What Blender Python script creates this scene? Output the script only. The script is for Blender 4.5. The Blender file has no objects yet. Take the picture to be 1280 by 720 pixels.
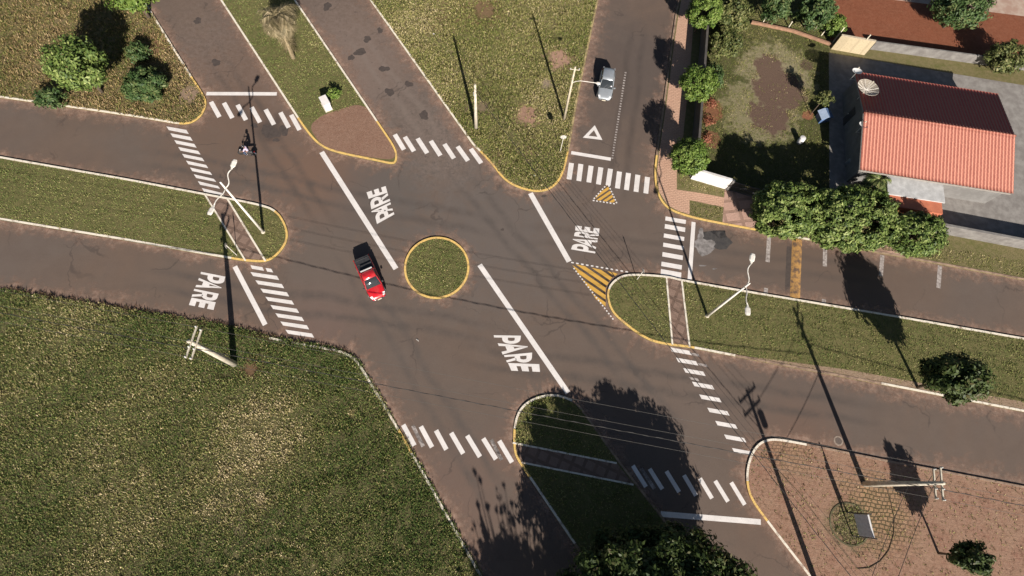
import bpy, bmesh, math, random
import numpy as np
from mathutils import Vector, Matrix
from mathutils.geometry import tessellate_polygon
random.seed(7); rng = np.random.default_rng(7)
R = math.radians
scene = bpy.context.scene
COL = scene.collection

# ------------------------------------------------------------------ camera
FPX = 725.0; CH = 52.0                       # focal length in photo pixels, flying height in metres
_n = np.array([605-640., -(610-360.), -FPX]); _n /= np.linalg.norm(_n)
_U = -_n
_X = np.array([1., 0, 0]); _X -= _X.dot(_U)*_U; _X /= np.linalg.norm(_X)
_Y = np.cross(_U, _X)
CM = np.array([_X, _Y, _U])
cam = bpy.data.cameras.new('camera'); camo = bpy.data.objects.new('camera', cam); COL.objects.link(camo)
cam.sensor_width = 36; cam.lens = FPX/1280*36; cam.clip_end = 2000
mw = Matrix([list(CM[0])+[0], list(CM[1])+[0], list(CM[2])+[CH], [0, 0, 0, 1]])
camo.matrix_world = mw
scene.camera = camo

# ------------------------------------------------------------------ light
SUN_EL, SUN_AZ = 29.5, 13.0                  # shadows run 13 degrees left of +Y, so the sun stands in the -Y, a little +X
w = bpy.data.worlds.new("World"); scene.world = w; w.use_nodes = True
nt = w.node_tree; bg = nt.nodes['Background']
sky = nt.nodes.new('ShaderNodeTexSky'); sky.sky_type = 'NISHITA'; sky.sun_disc = False
sky.sun_elevation = R(SUN_EL); sky.sun_rotation = R(180-SUN_AZ); sky.air_density = 1.0
nt.links.new(sky.outputs[0], bg.inputs[0]); bg.inputs[1].default_value = 0.034
sl = bpy.data.lights.new('sun', 'SUN'); sl.energy = 5.0; sl.angle = R(0.5); sl.color = (1, .92, .82)
so = bpy.data.objects.new('sun', sl); COL.objects.link(so)
sdir = Vector((-math.sin(R(SUN_AZ))*math.cos(R(SUN_EL)), math.cos(R(SUN_AZ))*math.cos(R(SUN_EL)), -math.sin(R(SUN_EL))))
so.rotation_euler = sdir.to_track_quat('-Z', 'Y').to_euler(); so.location = (20, -60, 60)
scene.view_settings.view_transform = 'Standard'; scene.view_settings.look = 'None'
scene.view_settings.exposure = 0.70; scene.view_settings.gamma = 1.0

SH = np.array([-math.sin(R(SUN_AZ)), math.cos(R(SUN_AZ)), 0])/math.tan(R(SUN_EL))   # shadow travel per metre of height

def P(x, y, z=0.0):
    """photo pixel -> world point on the horizontal plane at height z"""
    d = CM @ np.array([x-640., -(y-360.), -FPX]); t = (z-CH)/d[2]
    return np.array([d[0]*t, d[1]*t, z])

# ------------------------------------------------------------------ node helpers
def newmat(name):
    m = bpy.data.materials.new(name); m.use_nodes = True
    n = m.node_tree; b = n.nodes['Principled BSDF']
    return m, n, b
def noise(n, scale, detail=3, rough=.55, vec=None, dist=0.0):
    t = n.nodes.new('ShaderNodeTexNoise'); t.inputs['Scale'].default_value = scale
    t.inputs['Detail'].default_value = detail; t.inputs['Roughness'].default_value = rough
    t.inputs['Distortion'].default_value = dist
    if vec is not None: n.links.new(vec, t.inputs['Vector'])
    return t.outputs['Fac']
def pos(n):
    return n.nodes.new('ShaderNodeNewGeometry').outputs['Position']
def ramp(n, fac, a, b):
    r = n.nodes.new('ShaderNodeMapRange'); n.links.new(fac, r.inputs[0])
    r.inputs[1].default_value = a; r.inputs[2].default_value = b; return r.outputs[0]
def mix(n, fac, a, b):
    m = n.nodes.new('ShaderNodeMix'); m.data_type = 'RGBA'
    for s, v in ((0, fac), (6, a), (7, b)):
        if isinstance(v, (int, float)): m.inputs[s].default_value = v
        elif isinstance(v, (tuple, list)): m.inputs[s].default_value = (*v[:3], 1)
        else: n.links.new(v, m.inputs[s])
    return m.outputs[2]
def math_(n, op, a, b):
    m = n.nodes.new('ShaderNodeMath'); m.operation = op
    for i, v in enumerate((a, b)):
        if isinstance(v, (int, float)): m.inputs[i].default_value = v
        else: n.links.new(v, m.inputs[i])
    return m.outputs[0]
def bump(n, b, h, strength=.5, dist=.05):
    k = n.nodes.new('ShaderNodeBump'); k.inputs['Strength'].default_value = strength
    k.inputs['Distance'].default_value = dist; n.links.new(h, k.inputs['Height']); n.links.new(k.outputs[0], b.inputs['Normal'])

def paint(name, col, col2=None, scale=6, rough=.6, lo=.4, hi=.65, metal=0, bumpy=0, fine=None):
    """a solid colour broken by wear of a second colour"""
    m, n, b = newmat(name); p = pos(n) if scale < 40 else None
    c2 = col2 or tuple(v*.75 for v in col)
    f = ramp(n, noise(n, scale, 5, .65, p), lo, hi)
    c = mix(n, f, c2, col)
    n.links.new(c, b.inputs['Base Color'])
    b.inputs['Roughness'].default_value = rough; b.inputs['Metallic'].default_value = metal
    if bumpy: bump(n, b, noise(n, scale*5, 3, .6, p), bumpy, .03)
    return m

def blob(n, p, x, y, r, nz, soft=.35, amp=.9):
    """irregular round patch at (x, y): 1 inside, 0 outside"""
    d = n.nodes.new('ShaderNodeVectorMath'); d.operation = 'DISTANCE'
    n.links.new(p, d.inputs[0]); d.inputs[1].default_value = (x, y, 0)
    q = math_(n, 'ADD', math_(n, 'DIVIDE', d.outputs['Value'], r), math_(n, 'MULTIPLY', math_(n, 'SUBTRACT', nz, .5), amp*2))
    return ramp(n, q, 1+soft, 1-soft)

def ground_mat(name, stops, s1=.25, s2=2.2, s3=14, patches=(), rough=.95, bs=.9, bd=.12, soft=.35):
    """stops: four base colours; three noise scales choose between them"""
    m, n, b = newmat(name); p = pos(n)
    f1 = ramp(n, noise(n, s1, 4, .6, p), .36, .64); f2 = ramp(n, noise(n, s2, 5, .7, p), .35, .68)
    f3 = ramp(n, noise(n, s3, 3, .7, p), .32, .7)
    c = mix(n, f2, mix(n, f1, stops[0], stops[1]), stops[2])
    c = mix(n, math_(n, 'MULTIPLY', f3, .5), c, stops[3])
    nz = noise(n, .9, 5, .7, p)
    for (x, y, r, col, st) in patches:
        f = math_(n, 'MULTIPLY', blob(n, p, x, y, r, nz, soft), st)
        c = mix(n, f, c, col)
    n.links.new(c, b.inputs['Base Color']); b.inputs['Roughness'].default_value = rough
    b.inputs['Specular IOR Level'].default_value = .15
    bump(n, b, noise(n, s3*1.5, 4, .75, p), bs, bd)
    return m

def px_patch(x, y, rpx, col, st=1.0):
    q = P(x, y); s = abs(P(x+1, y)[0]-q[0]); return (q[0], q[1], rpx*s, col, st)

# ------------------------------------------------------------------ object helpers
def link(o, parent=None, label=None, cat=None, group=None, kind=None):
    COL.objects.link(o)
    if parent is not None: o.parent = parent
    if label: o['label'] = label
    if cat: o['category'] = cat
    if group: o['group'] = group
    if kind: o['kind'] = kind
    return o
def thing(name, loc, label, cat, group=None, rz=0.0):
    o = bpy.data.objects.new(name, None); o.empty_display_size = .3
    o.location = Vector([float(v) for v in loc]); o.rotation_euler = (0, 0, rz)
    return link(o, None, label, cat, group)
class MB:
    """collects simple shapes, then links them as one mesh"""
    def __init__(s): s.v = []; s.f = []
    def add(s, vs, fs):
        k = len(s.v); s.v += [tuple(map(float, v)) for v in vs]; s.f += [tuple(i+k for i in f) for f in fs]; return s
    def box(s, c, d, rz=0, rx=0, ry=0, taper=1.0):
        M_ = Matrix.Rotation(rz, 3, 'Z') @ Matrix.Rotation(ry, 3, 'Y') @ Matrix.Rotation(rx, 3, 'X')
        vs = []
        for z in (-1, 1):
            t = taper if z > 0 else 1
            for x, y in ((-1, -1), (1, -1), (1, 1), (-1, 1)):
                vs.append(M_ @ Vector((x*d[0]/2*t, y*d[1]/2*t, z*d[2]/2)) + Vector([float(q) for q in c]))
        return s.add(vs, [(3, 2, 1, 0), (4, 5, 6, 7), (0, 1, 5, 4), (1, 2, 6, 5), (2, 3, 7, 6), (3, 0, 4, 7)])
    def tube(s, pts, rad, n=8, cap=True):
        pts = [Vector([float(q) for q in p]) for p in pts]
        if not hasattr(rad, '__len__'): rad = [rad]*len(pts)
        vs = []; fs = []
        up = Vector((0, 0, 1)); a = None
        for i, p in enumerate(pts):
            d = (pts[min(i+1, len(pts)-1)]-pts[max(i-1, 0)]).normalized()
            if a is None:
                a = d.cross(up if abs(d.z) < .9 else Vector((1, 0, 0))).normalized()
            else:
                a = (a-d*a.dot(d)).normalized()
            b = d.cross(a)
            for k in range(n):
                t = 2*math.pi*k/n; vs.append(p+(a*math.cos(t)+b*math.sin(t))*rad[i])
        for i in range(len(pts)-1):
            for k in range(n):
                fs.append((i*n+k, i*n+(k+1) % n, (i+1)*n+(k+1) % n, (i+1)*n+k))
        if cap: fs += [tuple(reversed(range(n))), tuple(range((len(pts)-1)*n, len(pts)*n))]
        return s.add(vs, fs)
    def lathe(s, c, prof, n=20, axis='Z'):
        vs = []; fs = []
        for (r, z) in prof:
            for k in range(n):
                t = 2*math.pi*k/n; q = (r*math.cos(t), r*math.sin(t), z)
                if axis == 'Y': q = (q[0], q[2], q[1])
                if axis == 'X': q = (q[2], q[0], q[1])
                vs.append((q[0]+c[0], q[1]+c[1], q[2]+c[2]))
        for i in range(len(prof)-1):
            for k in range(n): fs.append((i*n+k, i*n+(k+1) % n, (i+1)*n+(k+1) % n, (i+1)*n+k))
        fs += [tuple(range(n)), tuple(range((len(prof)-1)*n, len(prof)*n))]
        return s.add(vs, fs)
    def loft(s, secs, cap=True):
        n = len(secs[0]); vs = [v for q in secs for v in q]; fs = []
        for i in range(len(secs)-1):
            for k in range(n): fs.append((i*n+k, i*n+(k+1) % n, (i+1)*n+(k+1) % n, (i+1)*n+k))
        if cap: fs += [tuple(reversed(range(n))), tuple(range((len(secs)-1)*n, len(secs)*n))]
        return s.add(vs, fs)
    def build(s, name, m, parent=None, smooth=False, bevel=0, subsurf=0, **kw):
        me = bpy.data.meshes.new(name); me.from_pydata(s.v, [], s.f); me.validate()
        bm = bmesh.new(); bm.from_mesh(me); bmesh.ops.recalc_face_normals(bm, faces=bm.faces); bm.to_mesh(me); bm.free()
        me.materials.append(m)
        if smooth or subsurf: me.polygons.foreach_set('use_smooth', [True]*len(me.polygons))
        o = bpy.data.objects.new(name, me)
        if bevel:
            b = o.modifiers.new('b', 'BEVEL'); b.width = bevel; b.segments = 2; b.limit_method = 'ANGLE'
        if subsurf:
            b = o.modifiers.new('s', 'SUBSURF'); b.levels = b.render_levels = subsurf
        return link(o, parent, **kw)
def fast(name, V, F, m, parent=None, vary=None, smooth=False, **kw):
    """numpy mesh with faces of equal size and an optional per-face value 'vary'"""
    me = bpy.data.meshes.new(name); k = F.shape[1]
    me.vertices.add(len(V)); me.vertices.foreach_set('co', V.astype(np.float32).ravel())
    me.loops.add(F.size); me.loops.foreach_set('vertex_index', F.astype(np.int32).ravel())
    me.polygons.add(len(F)); me.polygons.foreach_set('loop_start', np.arange(0, F.size, k, dtype=np.int32))
    me.polygons.foreach_set('loop_total', np.full(len(F), k, dtype=np.int32))
    me.update(calc_edges=True)
    if vary is not None:
        a = me.attributes.new('vary', 'FLOAT', 'FACE'); a.data.foreach_set('value', vary.astype(np.float32))
    me.materials.append(m)
    return link(bpy.data.objects.new(name, me), parent, **kw)

def chaikin(pts, sharp=(), it=3):
    """pts: list of (x,y); indices in sharp keep their corner"""
    P_ = [(np.array(p, float), i in sharp) for i, p in enumerate(pts)]
    for _ in range(it):
        out = []; N = len(P_)
        for i in range(N):
            a, sa = P_[i]; b, sb = P_[(i+1) % N]
            if sa and sb: out += [(a, True)]
            elif sa: out += [(a, True), (a*.25+b*.75, False)]
            elif sb: out += [(a*.75+b*.25, False)]
            else: out += [(a*.75+b*.25, False), (a*.25+b*.75, False)]
        P_ = out
    return [p for p, s_ in P_]
def sheet(name, poly, z, m, parent=None, side=0.0, **kw):
    """flat polygon (world xy) at height z with optional skirt"""
    v = [Vector((float(p[0]), float(p[1]), z)) for p in poly]; t = tessellate_polygon([v])
    mb = MB(); mb.add(v, [tuple(q) for q in t])
    if side:
        N = len(v); mb.add([(q.x, q.y, z) for q in v]+[(q.x, q.y, z-side) for q in v], [(i, (i+1) % N, N+(i+1) % N, N+i) for i in range(N)])
    o = mb.build(name, m, parent, **kw)
    for p in o.data.polygons:
        if abs(p.normal.z) > .5 and p.normal.z < 0: p.flip()
    return o
def inpoly(pts, poly):
    x, y = pts[:, 0], pts[:, 1]; c = np.zeros(len(pts), bool); N = len(poly)
    for i in range(N):
        x1, y1 = poly[i][:2]; x2, y2 = poly[(i+1) % N][:2]
        if y1 == y2: continue
        k = ((y1 > y) != (y2 > y)) & (x < (x2-x1)*(y-y1)/(y2-y1)+x1); c ^= k
    return c

# ------------------------------------------------------------------ materials
def roadpaint(name, col, under, wear):
    m, n, b = newmat(name); p = pos(n)
    w1 = ramp(n, noise(n, 7, 7, .85, p), wear-.07, wear+.05); w2 = ramp(n, noise(n, .8, 4, .7, p), .25, .75); w3 = ramp(n, noise(n, 26, 3, .8, p), .3, .6)
    g = mix(n, w2, tuple(v*.74 for v in col), col); g = mix(n, math_(n, 'MULTIPLY', math_(n, 'SUBTRACT', 1, w3), .25), g, tuple(v*.5 for v in col))
    n.links.new(mix(n, w1, under, g), b.inputs['Base Color']); b.inputs['Roughness'].default_value = .75; return m
WHITE = roadpaint('white_road_paint', (.80, .76, .74), (.30, .25, .22), .385)
FADED = paint('faded_road_paint', (.42, .38, .36), (.17, .14, .13), 4, .8, .35, .62)
YELLOW = roadpaint('yellow_road_paint', (.66, .38, .07), (.26, .17, .10), .38)
KW = paint('white_kerb_paint', (.72, .66, .56), (.30, .21, .16), 1.6, .8, .30, .46)
KY = paint('yellow_kerb_paint', (.70, .47, .15), (.42, .27, .14), 1.6, .8, .30, .48)
KP = paint('faded_yellow_kerb', (.46, .36, .18), (.17, .13, .07), 1.6, .9, .38, .62)
KC = paint('bare_kerb_stone', (.34, .24, .17), (.14, .09, .07), 1.6, .9, .35, .6)
CONC = paint('pole_concrete', (.62, .57, .47), (.45, .40, .32), 3, .85)
GALV = paint('lamp_post_paint', (.78, .75, .70), (.62, .58, .52), 5, .5)
INSUL = paint('insulator_porcelain', (.6, .6, .58), None, 50, .3)
WIRE = paint('cable_sheath', (.035, .03, .03), (.02, .02, .02), 50, .6)
ALU = paint('weathered_bare_cable', (.10, .095, .085), (.07, .065, .06), 50, .55)
DARKM = paint('dark_metal', (.06, .06, .065), None, 50, .5)
BARK = paint('bark', (.16, .12, .085), (.09, .065, .045), 9, .95, bumpy=.5)

AS = (.118, .098, .088)
TRACKS = [(160, 190, 640, 290, .8, (.075, .062, .056), .45), (640, 290, 1120, 350, .8, (.075, .06, .053), .35), (160, 345, 640, 420, .8, (.075, .062, .056), .45), (560, 440, 1120, 520, .8, (.07, .058, .052), .45),
          (250, 40, 420, 300, .8, (.075, .058, .05), .4), (420, 300, 640, 660, .8, (.078, .066, .06), .4), (430, 30, 560, 200, .8, (.18, .145, .125), .4), (560, 200, 860, 560, .8, (.078, .066, .06), .45), (800, 20, 770, 260, .8, (.06, .048, .043), .4)]
def asphalt():
    m, n, b = newmat('asphalt'); p = pos(n)
    f1 = ramp(n, noise(n, .06, 4, .6, p, .6), .38, .62)
    f2 = ramp(n, noise(n, .5, 6, .7, p), .35, .7)
    f3 = ramp(n, noise(n, 9, 4, .8, p), .3, .72)
    f4 = ramp(n, noise(n, 40, 2, .8, p), .35, .7)
    c = mix(n, f1, (.122, .095, .081), (.138, .094, .071))
    c = mix(n, math_(n, 'MULTIPLY', f2, .55), c, (.094, .068, .056))
    c = mix(n, math_(n, 'MULTIPLY', f3, .34), c, (.19, .148, .12))
    c = mix(n, math_(n, 'MULTIPLY', f4, .32), c, (.05, .038, .034))
    nz = noise(n, .7, 6, .72, p); nz2 = noise(n, .12, 2, .5, p)
    red = (.165, .095, .065); gr = (.112, .102, .098); dk = (.045, .038, .036)
    for a in (px_patch(400, 210, 60, red, .6), px_patch(300, 120, 90, (.135, .085, .062), .65), px_patch(430, 90, 75, (.175, .13, .11), .6),
              px_patch(545, 170, 70, (.10, .088, .08), .5), px_patch(400, 400, 45, (.15, .10, .085), .55), px_patch(250, 345, 60, (.115, .09, .075), .4),
              px_patch(560, 620, 60, (.15, .095, .075), .5), px_patch(620, 290, 90, gr, .5), px_patch(800, 90, 85, (.078, .062, .056), .6),
              px_patch(980, 640, 50, (.12, .078, .06), .5), px_patch(1030, 330, 95, (.115, .08, .063), .6), px_patch(1000, 545, 40, (.15, .09, .065), .7),
              px_patch(860, 490, 40, (.13, .10, .085), .5), px_patch(640, 560, 30, (.14, .09, .07), .5), px_patch(338, 163, 13, dk, .8),
              px_patch(1000, 455, 90, (.105, .082, .072), .4), px_patch(420, 335, 50, (.12, .10, .088), .4), px_patch(475, 240, 50, (.092, .086, .083), .5)):
        c = mix(n, math_(n, 'MULTIPLY', blob(n, p, a[0], a[1], a[2], nz, .6, 1.2), a[4]), c, a[3])
    for (x0, y0, x1, y1, hw, colr, st) in TRACKS:
        A = P(x0, y0); B = P(x1, y1); L = float(np.hypot(*(B-A)[:2])); an = math.atan2((B-A)[1], (B-A)[0])
        mp = n.nodes.new('ShaderNodeMapping'); mp.vector_type = 'TEXTURE'; mp.inputs['Location'].default_value = ((A+B)/2).tolist(); mp.inputs['Rotation'].default_value = (0, 0, an); n.links.new(p, mp.inputs[0])
        sp_ = n.nodes.new('ShaderNodeSeparateXYZ'); n.links.new(mp.outputs[0], sp_.inputs[0])
        yy = math_(n, 'ADD', sp_.outputs[1], math_(n, 'MULTIPLY', math_(n, 'SUBTRACT', nz2, .5), 2.2)); dd = math_(n, 'ABSOLUTE', math_(n, 'SUBTRACT', math_(n, 'ABSOLUTE', yy, 0), hw), 0)
        f = math_(n, 'MULTIPLY', ramp(n, dd, .55, .1), ramp(n, math_(n, 'ABSOLUTE', sp_.outputs[0], 0), L/2, L/2-5))
        c = mix(n, math_(n, 'MULTIPLY', math_(n, 'MULTIPLY', f, ramp(n, nz, .25, .6)), st*1.5), c, colr)
    for (mx_, my_, mr_) in ((470, 90, 75), (420, 20, 60), (540, 160, 50), (560, 190, 45), (250, 60, 75)):
        k = px_patch(mx_, my_, mr_, 0); f = blob(n, p, k[0], k[1], k[2], nz, .7, .8)
        g1 = ramp(n, noise(n, 2.4, 7, .85, p), .42, .60); g2 = ramp(n, noise(n, 1.3, 6, .8, p), .60, .66)
        c = mix(n, math_(n, 'MULTIPLY', math_(n, 'MULTIPLY', f, g1), .6), c, (.185, .14, .12)); c = mix(n, math_(n, 'MULTIPLY', math_(n, 'MULTIPLY', f, g2), .75), c, (.055, .042, .038))
    # old cracks sealed with tar
    v = n.nodes.new('ShaderNodeTexVoronoi'); v.feature = 'DISTANCE_TO_EDGE'; v.inputs['Scale'].default_value = .16
    dn = n.nodes.new('ShaderNodeTexNoise'); dn.inputs['Scale'].default_value = .35; dn.inputs['Detail'].default_value = 5; n.links.new(p, dn.inputs['Vector'])
    va = n.nodes.new('ShaderNodeVectorMath'); va.operation = 'MULTIPLY_ADD'; n.links.new(dn.outputs['Color'], va.inputs[0]); va.inputs[1].default_value = (5, 5, 0); n.links.new(p, va.inputs[2])
    n.links.new(va.outputs[0], v.inputs['Vector'])
    cr = math_(n, 'MULTIPLY', ramp(n, v.outputs['Distance'], .012, .004), ramp(n, noise(n, .22, 2, .5, p), .48, .6))
    c = mix(n, math_(n, 'MULTIPLY', cr, .45), c, (.045, .036, .033))
    n.links.new(c, b.inputs['Base Color']); b.inputs['Roughness'].default_value = .85; b.inputs['Specular IOR Level'].default_value = .3
    bump(n, b, noise(n, 30, 3, .8, p), .35, .02)
    return m
ASPH = asphalt()
def dirt_mat():
    m, n, b = newmat('red_dust'); p = pos(n)
    at = n.nodes.new('ShaderNodeAttribute'); at.attribute_name = 'fade'
    c = mix(n, ramp(n, noise(n, 3, 4, .7, p), .35, .65), (.24, .14, .10), (.36, .25, .195))
    n.links.new(c, b.inputs['Base Color']); b.inputs['Roughness'].default_value = .95
    t = n.nodes.new('ShaderNodeBsdfTransparent'); mx = n.nodes.new('ShaderNodeMixShader')
    nz = noise(n, 1.1, 6, .66, p)
    f = ramp(n, math_(n, 'ADD', at.outputs['Fac'], math_(n, 'MULTIPLY', math_(n, 'SUBTRACT', nz, .5), 2.4)), .25, 1.25)
    n.links.new(math_(n, 'MULTIPLY', f, .9), mx.inputs[0]); n.links.new(t.outputs[0], mx.inputs[1]); n.links.new(b.outputs[0], mx.inputs[2])
    n.links.new(mx.outputs[0], n.nodes['Material Output'].inputs[0]); return m
DUST = dirt_mat()

def blade_mat(name, cols, rough=.8):
    """foliage whose colour is picked per face from the 'vary' value"""
    m, n, b = newmat(name); at = n.nodes.new('ShaderNodeAttribute'); at.attribute_name = 'vary'
    cr = n.nodes.new('ShaderNodeValToRGB'); e = cr.color_ramp.elements
    while len(e) < len(cols): e.new(.5)
    for i, c in enumerate(cols): e[i].position = i/(len(cols)-1); e[i].color = (*c, 1)
    n.links.new(at.outputs['Fac'], cr.inputs[0]); n.links.new(cr.outputs[0], b.inputs['Base Color'])
    b.inputs['Roughness'].default_value = rough; b.inputs['Specular IOR Level'].default_value = .25
    b.inputs['Transmission Weight'].default_value = 0
    return m
G_FIELD = blade_mat('dry_field_grass', [(.055, .10, .022), (.12, .17, .042), (.23, .235, .078), (.41, .345, .155), (.72, .60, .38)])
G_LAWN = blade_mat('mown_grass', [(.09, .135, .034), (.16, .205, .058), (.235, .255, .083), (.36, .33, .13), (.52, .45, .25)])
G_ROUGH = blade_mat('rough_yellow_grass', [(.08, .115, .025), (.15, .19, .042), (.26, .25, .08), (.42, .36, .16), (.62, .52, .32)])

G_SCRUB = blade_mat('scrub_grass', [(.07, .10, .024), (.15, .17, .045), (.26, .21, .08), (.37, .25, .13), (.5, .38, .22)])
G_WEED = blade_mat('dead_weeds', [(.045, .03, .018), (.08, .045, .028), (.12, .075, .04), (.10, .10, .035), (.20, .15, .09)])
SOIL = ground_mat('field_soil', [(.11, .105, .042), (.14, .12, .058), (.085, .09, .032), (.20, .165, .095)], patches=[
    px_patch(315, 460, 14, (.20, .10, .065), .6), px_patch(300, 640, 40, (.17, .13, .09), .35), px_patch(480, 420, 60, (.06, .075, .02), .4)])
LAWN = ground_mat('lawn_soil', [(.12, .13, .045), (.155, .15, .06), (.22, .18, .085), (.085, .095, .033)], patches=[])
ROUGH = ground_mat('rough_verge_soil', [(.15, .15, .052), (.19, .165, .075), (.27, .21, .12), (.09, .10, .032)], patches=[
    px_patch(700, 75, 17, (.42, .26, .19), .95), px_patch(660, 145, 16, (.38, .23, .165), .9), px_patch(605, 15, 25, (.22, .12, .075), .6),
    px_patch(682, 105, 9, (.32, .25, .19), .8), px_patch(600, 135, 16, (.22, .16, .11), .6), px_patch(560, 20, 30, (.20, .13, .07), .5),
    px_patch(620, 200, 12, (.24, .16, .10), .5), px_patch(660, 190, 10, (.27, .17, .11), .5)])
SCRUB = ground_mat('scrub_soil', [(.22, .155, .085), (.27, .19, .115), (.17, .155, .06), (.11, .10, .04)], patches=[
    px_patch(237, 118, 14, (.33, .23, .17), .8), px_patch(185, 60, 25, (.22, .12, .07), .7)])
BRICKDIRT = ground_mat('worn_brick_dirt', [(.29, .175, .125), (.25, .14, .10), (.34, .215, .16), (.15, .085, .055)], s1=.4, s2=4, s3=10)
def brick(name, c1, c2, mortar, sx, sy, rot, grime, off=.5):
    m, n, b = newmat(name); p = pos(n)
    mp = n.nodes.new('ShaderNodeMapping'); mp.inputs['Rotation'].default_value = (0, 0, R(rot)); n.links.new(p, mp.inputs[0])
    t = n.nodes.new('ShaderNodeTexBrick'); n.links.new(mp.outputs[0], t.inputs['Vector'])
    t.inputs['Scale'].default_value = 1; t.inputs['Brick Width'].default_value = sx; t.inputs['Row Height'].default_value = sy
    t.inputs['Mortar Size'].default_value = min(sx, sy)*.14; t.offset = off
    t.inputs['Color1'].default_value = (*c1, 1); t.inputs['Color2'].default_value = (*c2, 1); t.inputs['Mortar'].default_value = (*mortar, 1)
    f = ramp(n, noise(n, .55, 6, .75, p), .38, .66)
    c = mix(n, math_(n, 'MULTIPLY', f, .75), t.outputs[0], grime)
    c = mix(n, math_(n, 'MULTIPLY', ramp(n, noise(n, 8, 4, .8, p), .5, .75), .5), c, (.09, .06, .035))
    n.links.new(c, b.inputs['Base Color']); b.inputs['Roughness'].default_value = .95
    bump(n, b, math_(n, 'ADD', math_(n, 'MULTIPLY', t.outputs['Fac'], -1), noise(n, 12, 3, .7, p)), .6, .05)
    return m
def island_mat():
    m, n, b = newmat('grass_joint_pavers'); p = pos(n)
    mp = n.nodes.new('ShaderNodeMapping'); mp.inputs['Rotation'].default_value = (0, 0, R(8)); n.links.new(p, mp.inputs[0])
    wn = n.nodes.new('ShaderNodeTexNoise'); wn.inputs['Scale'].default_value = .8; n.links.new(mp.outputs[0], wn.inputs['Vector'])
    va = n.nodes.new('ShaderNodeVectorMath'); va.operation = 'MULTIPLY_ADD'; n.links.new(wn.outputs['Color'], va.inputs[0]); va.inputs[1].default_value = (.5, .5, 0); n.links.new(mp.outputs[0], va.inputs[2])
    t = n.nodes.new('ShaderNodeTexBrick'); n.links.new(va.outputs[0], t.inputs['Vector']); t.offset = .5
    t.inputs['Scale'].default_value = 1; t.inputs['Brick Width'].default_value = .42; t.inputs['Row Height'].default_value = .34; t.inputs['Mortar Size'].default_value = .075; t.inputs['Mortar Smooth'].default_value = .6
    t.inputs['Color1'].default_value = (.34, .21, .115, 1); t.inputs['Color2'].default_value = (.24, .155, .08, 1); t.inputs['Mortar'].default_value = (.085, .065, .028, 1)
    f1 = ramp(n, noise(n, .5, 6, .75, p), .36, .66); f2 = ramp(n, noise(n, 3.5, 5, .8, p), .42, .62); f3 = ramp(n, noise(n, 2.2, 4, .8, p), .56, .66)
    d = mix(n, f1, (.27, .165, .11), (.22, .105, .072)); d = mix(n, math_(n, 'MULTIPLY', f2, .6), d, (.34, .215, .155)); d = mix(n, math_(n, 'MULTIPLY', f3, .8), d, (.10, .05, .028))
    nz = noise(n, .7, 6, .8, p); k = px_patch(1092, 640, 42, 0)
    f = math_(n, 'MULTIPLY', blob(n, p, k[0], k[1], k[2], nz, .5, 1.4), .9)
    k2 = px_patch(985, 565, 30, 0); g2 = math_(n, 'MULTIPLY', blob(n, p, k2[0], k2[1], k2[2], nz, .5, 1.2), .45)
    msk = math_(n, 'MAXIMUM', math_(n, 'MAXIMUM', f, g2), .10)
    c = mix(n, msk, d, t.outputs[0])
    k = px_patch(1062, 655, 24, 0); c = mix(n, math_(n, 'MULTIPLY', blob(n, p, k[0], k[1], k[2], nz, .5, 1.2), .7), c, (.085, .085, .035))
    n.links.new(c, b.inputs['Base Color']); b.inputs['Roughness'].default_value = .95
    bump(n, b, math_(n, 'ADD', math_(n, 'MULTIPLY', math_(n, 'MULTIPLY', t.outputs['Fac'], msk), -.7), noise(n, 9, 4, .8, p)), .7, .06); return m
PAVER = island_mat()
WALK = brick('sidewalk_bricks', (.56, .35, .25), (.50, .30, .21), (.38, .23, .165), .40, .20, 6, (.50, .32, .23))
DRIVE = brick('driveway_slabs', (.48, .31, .25), (.44, .27, .21), (.26, .16, .12), 1.7, 1.2, -8, (.38, .25, .2), 0)
PATHM = brick('crossing_path_slabs', (.24, .165, .13), (.21, .14, .11), (.13, .085, .065), 1.0, 1.0, 25, (.19, .12, .09), 0)

# ------------------------------------------------------------------ ground and road
def rect(x0, y0, x1, y1): return [(x0, y0), (x1, y0), (x1, y1), (x0, y1)]
sheet('ground', rect(-700, -700, 700, 700), -.02, SOIL, kind='structure')
road = sheet('road', rect(-110, -75, 120, 130), .0, ASPH, kind='structure')

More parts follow.
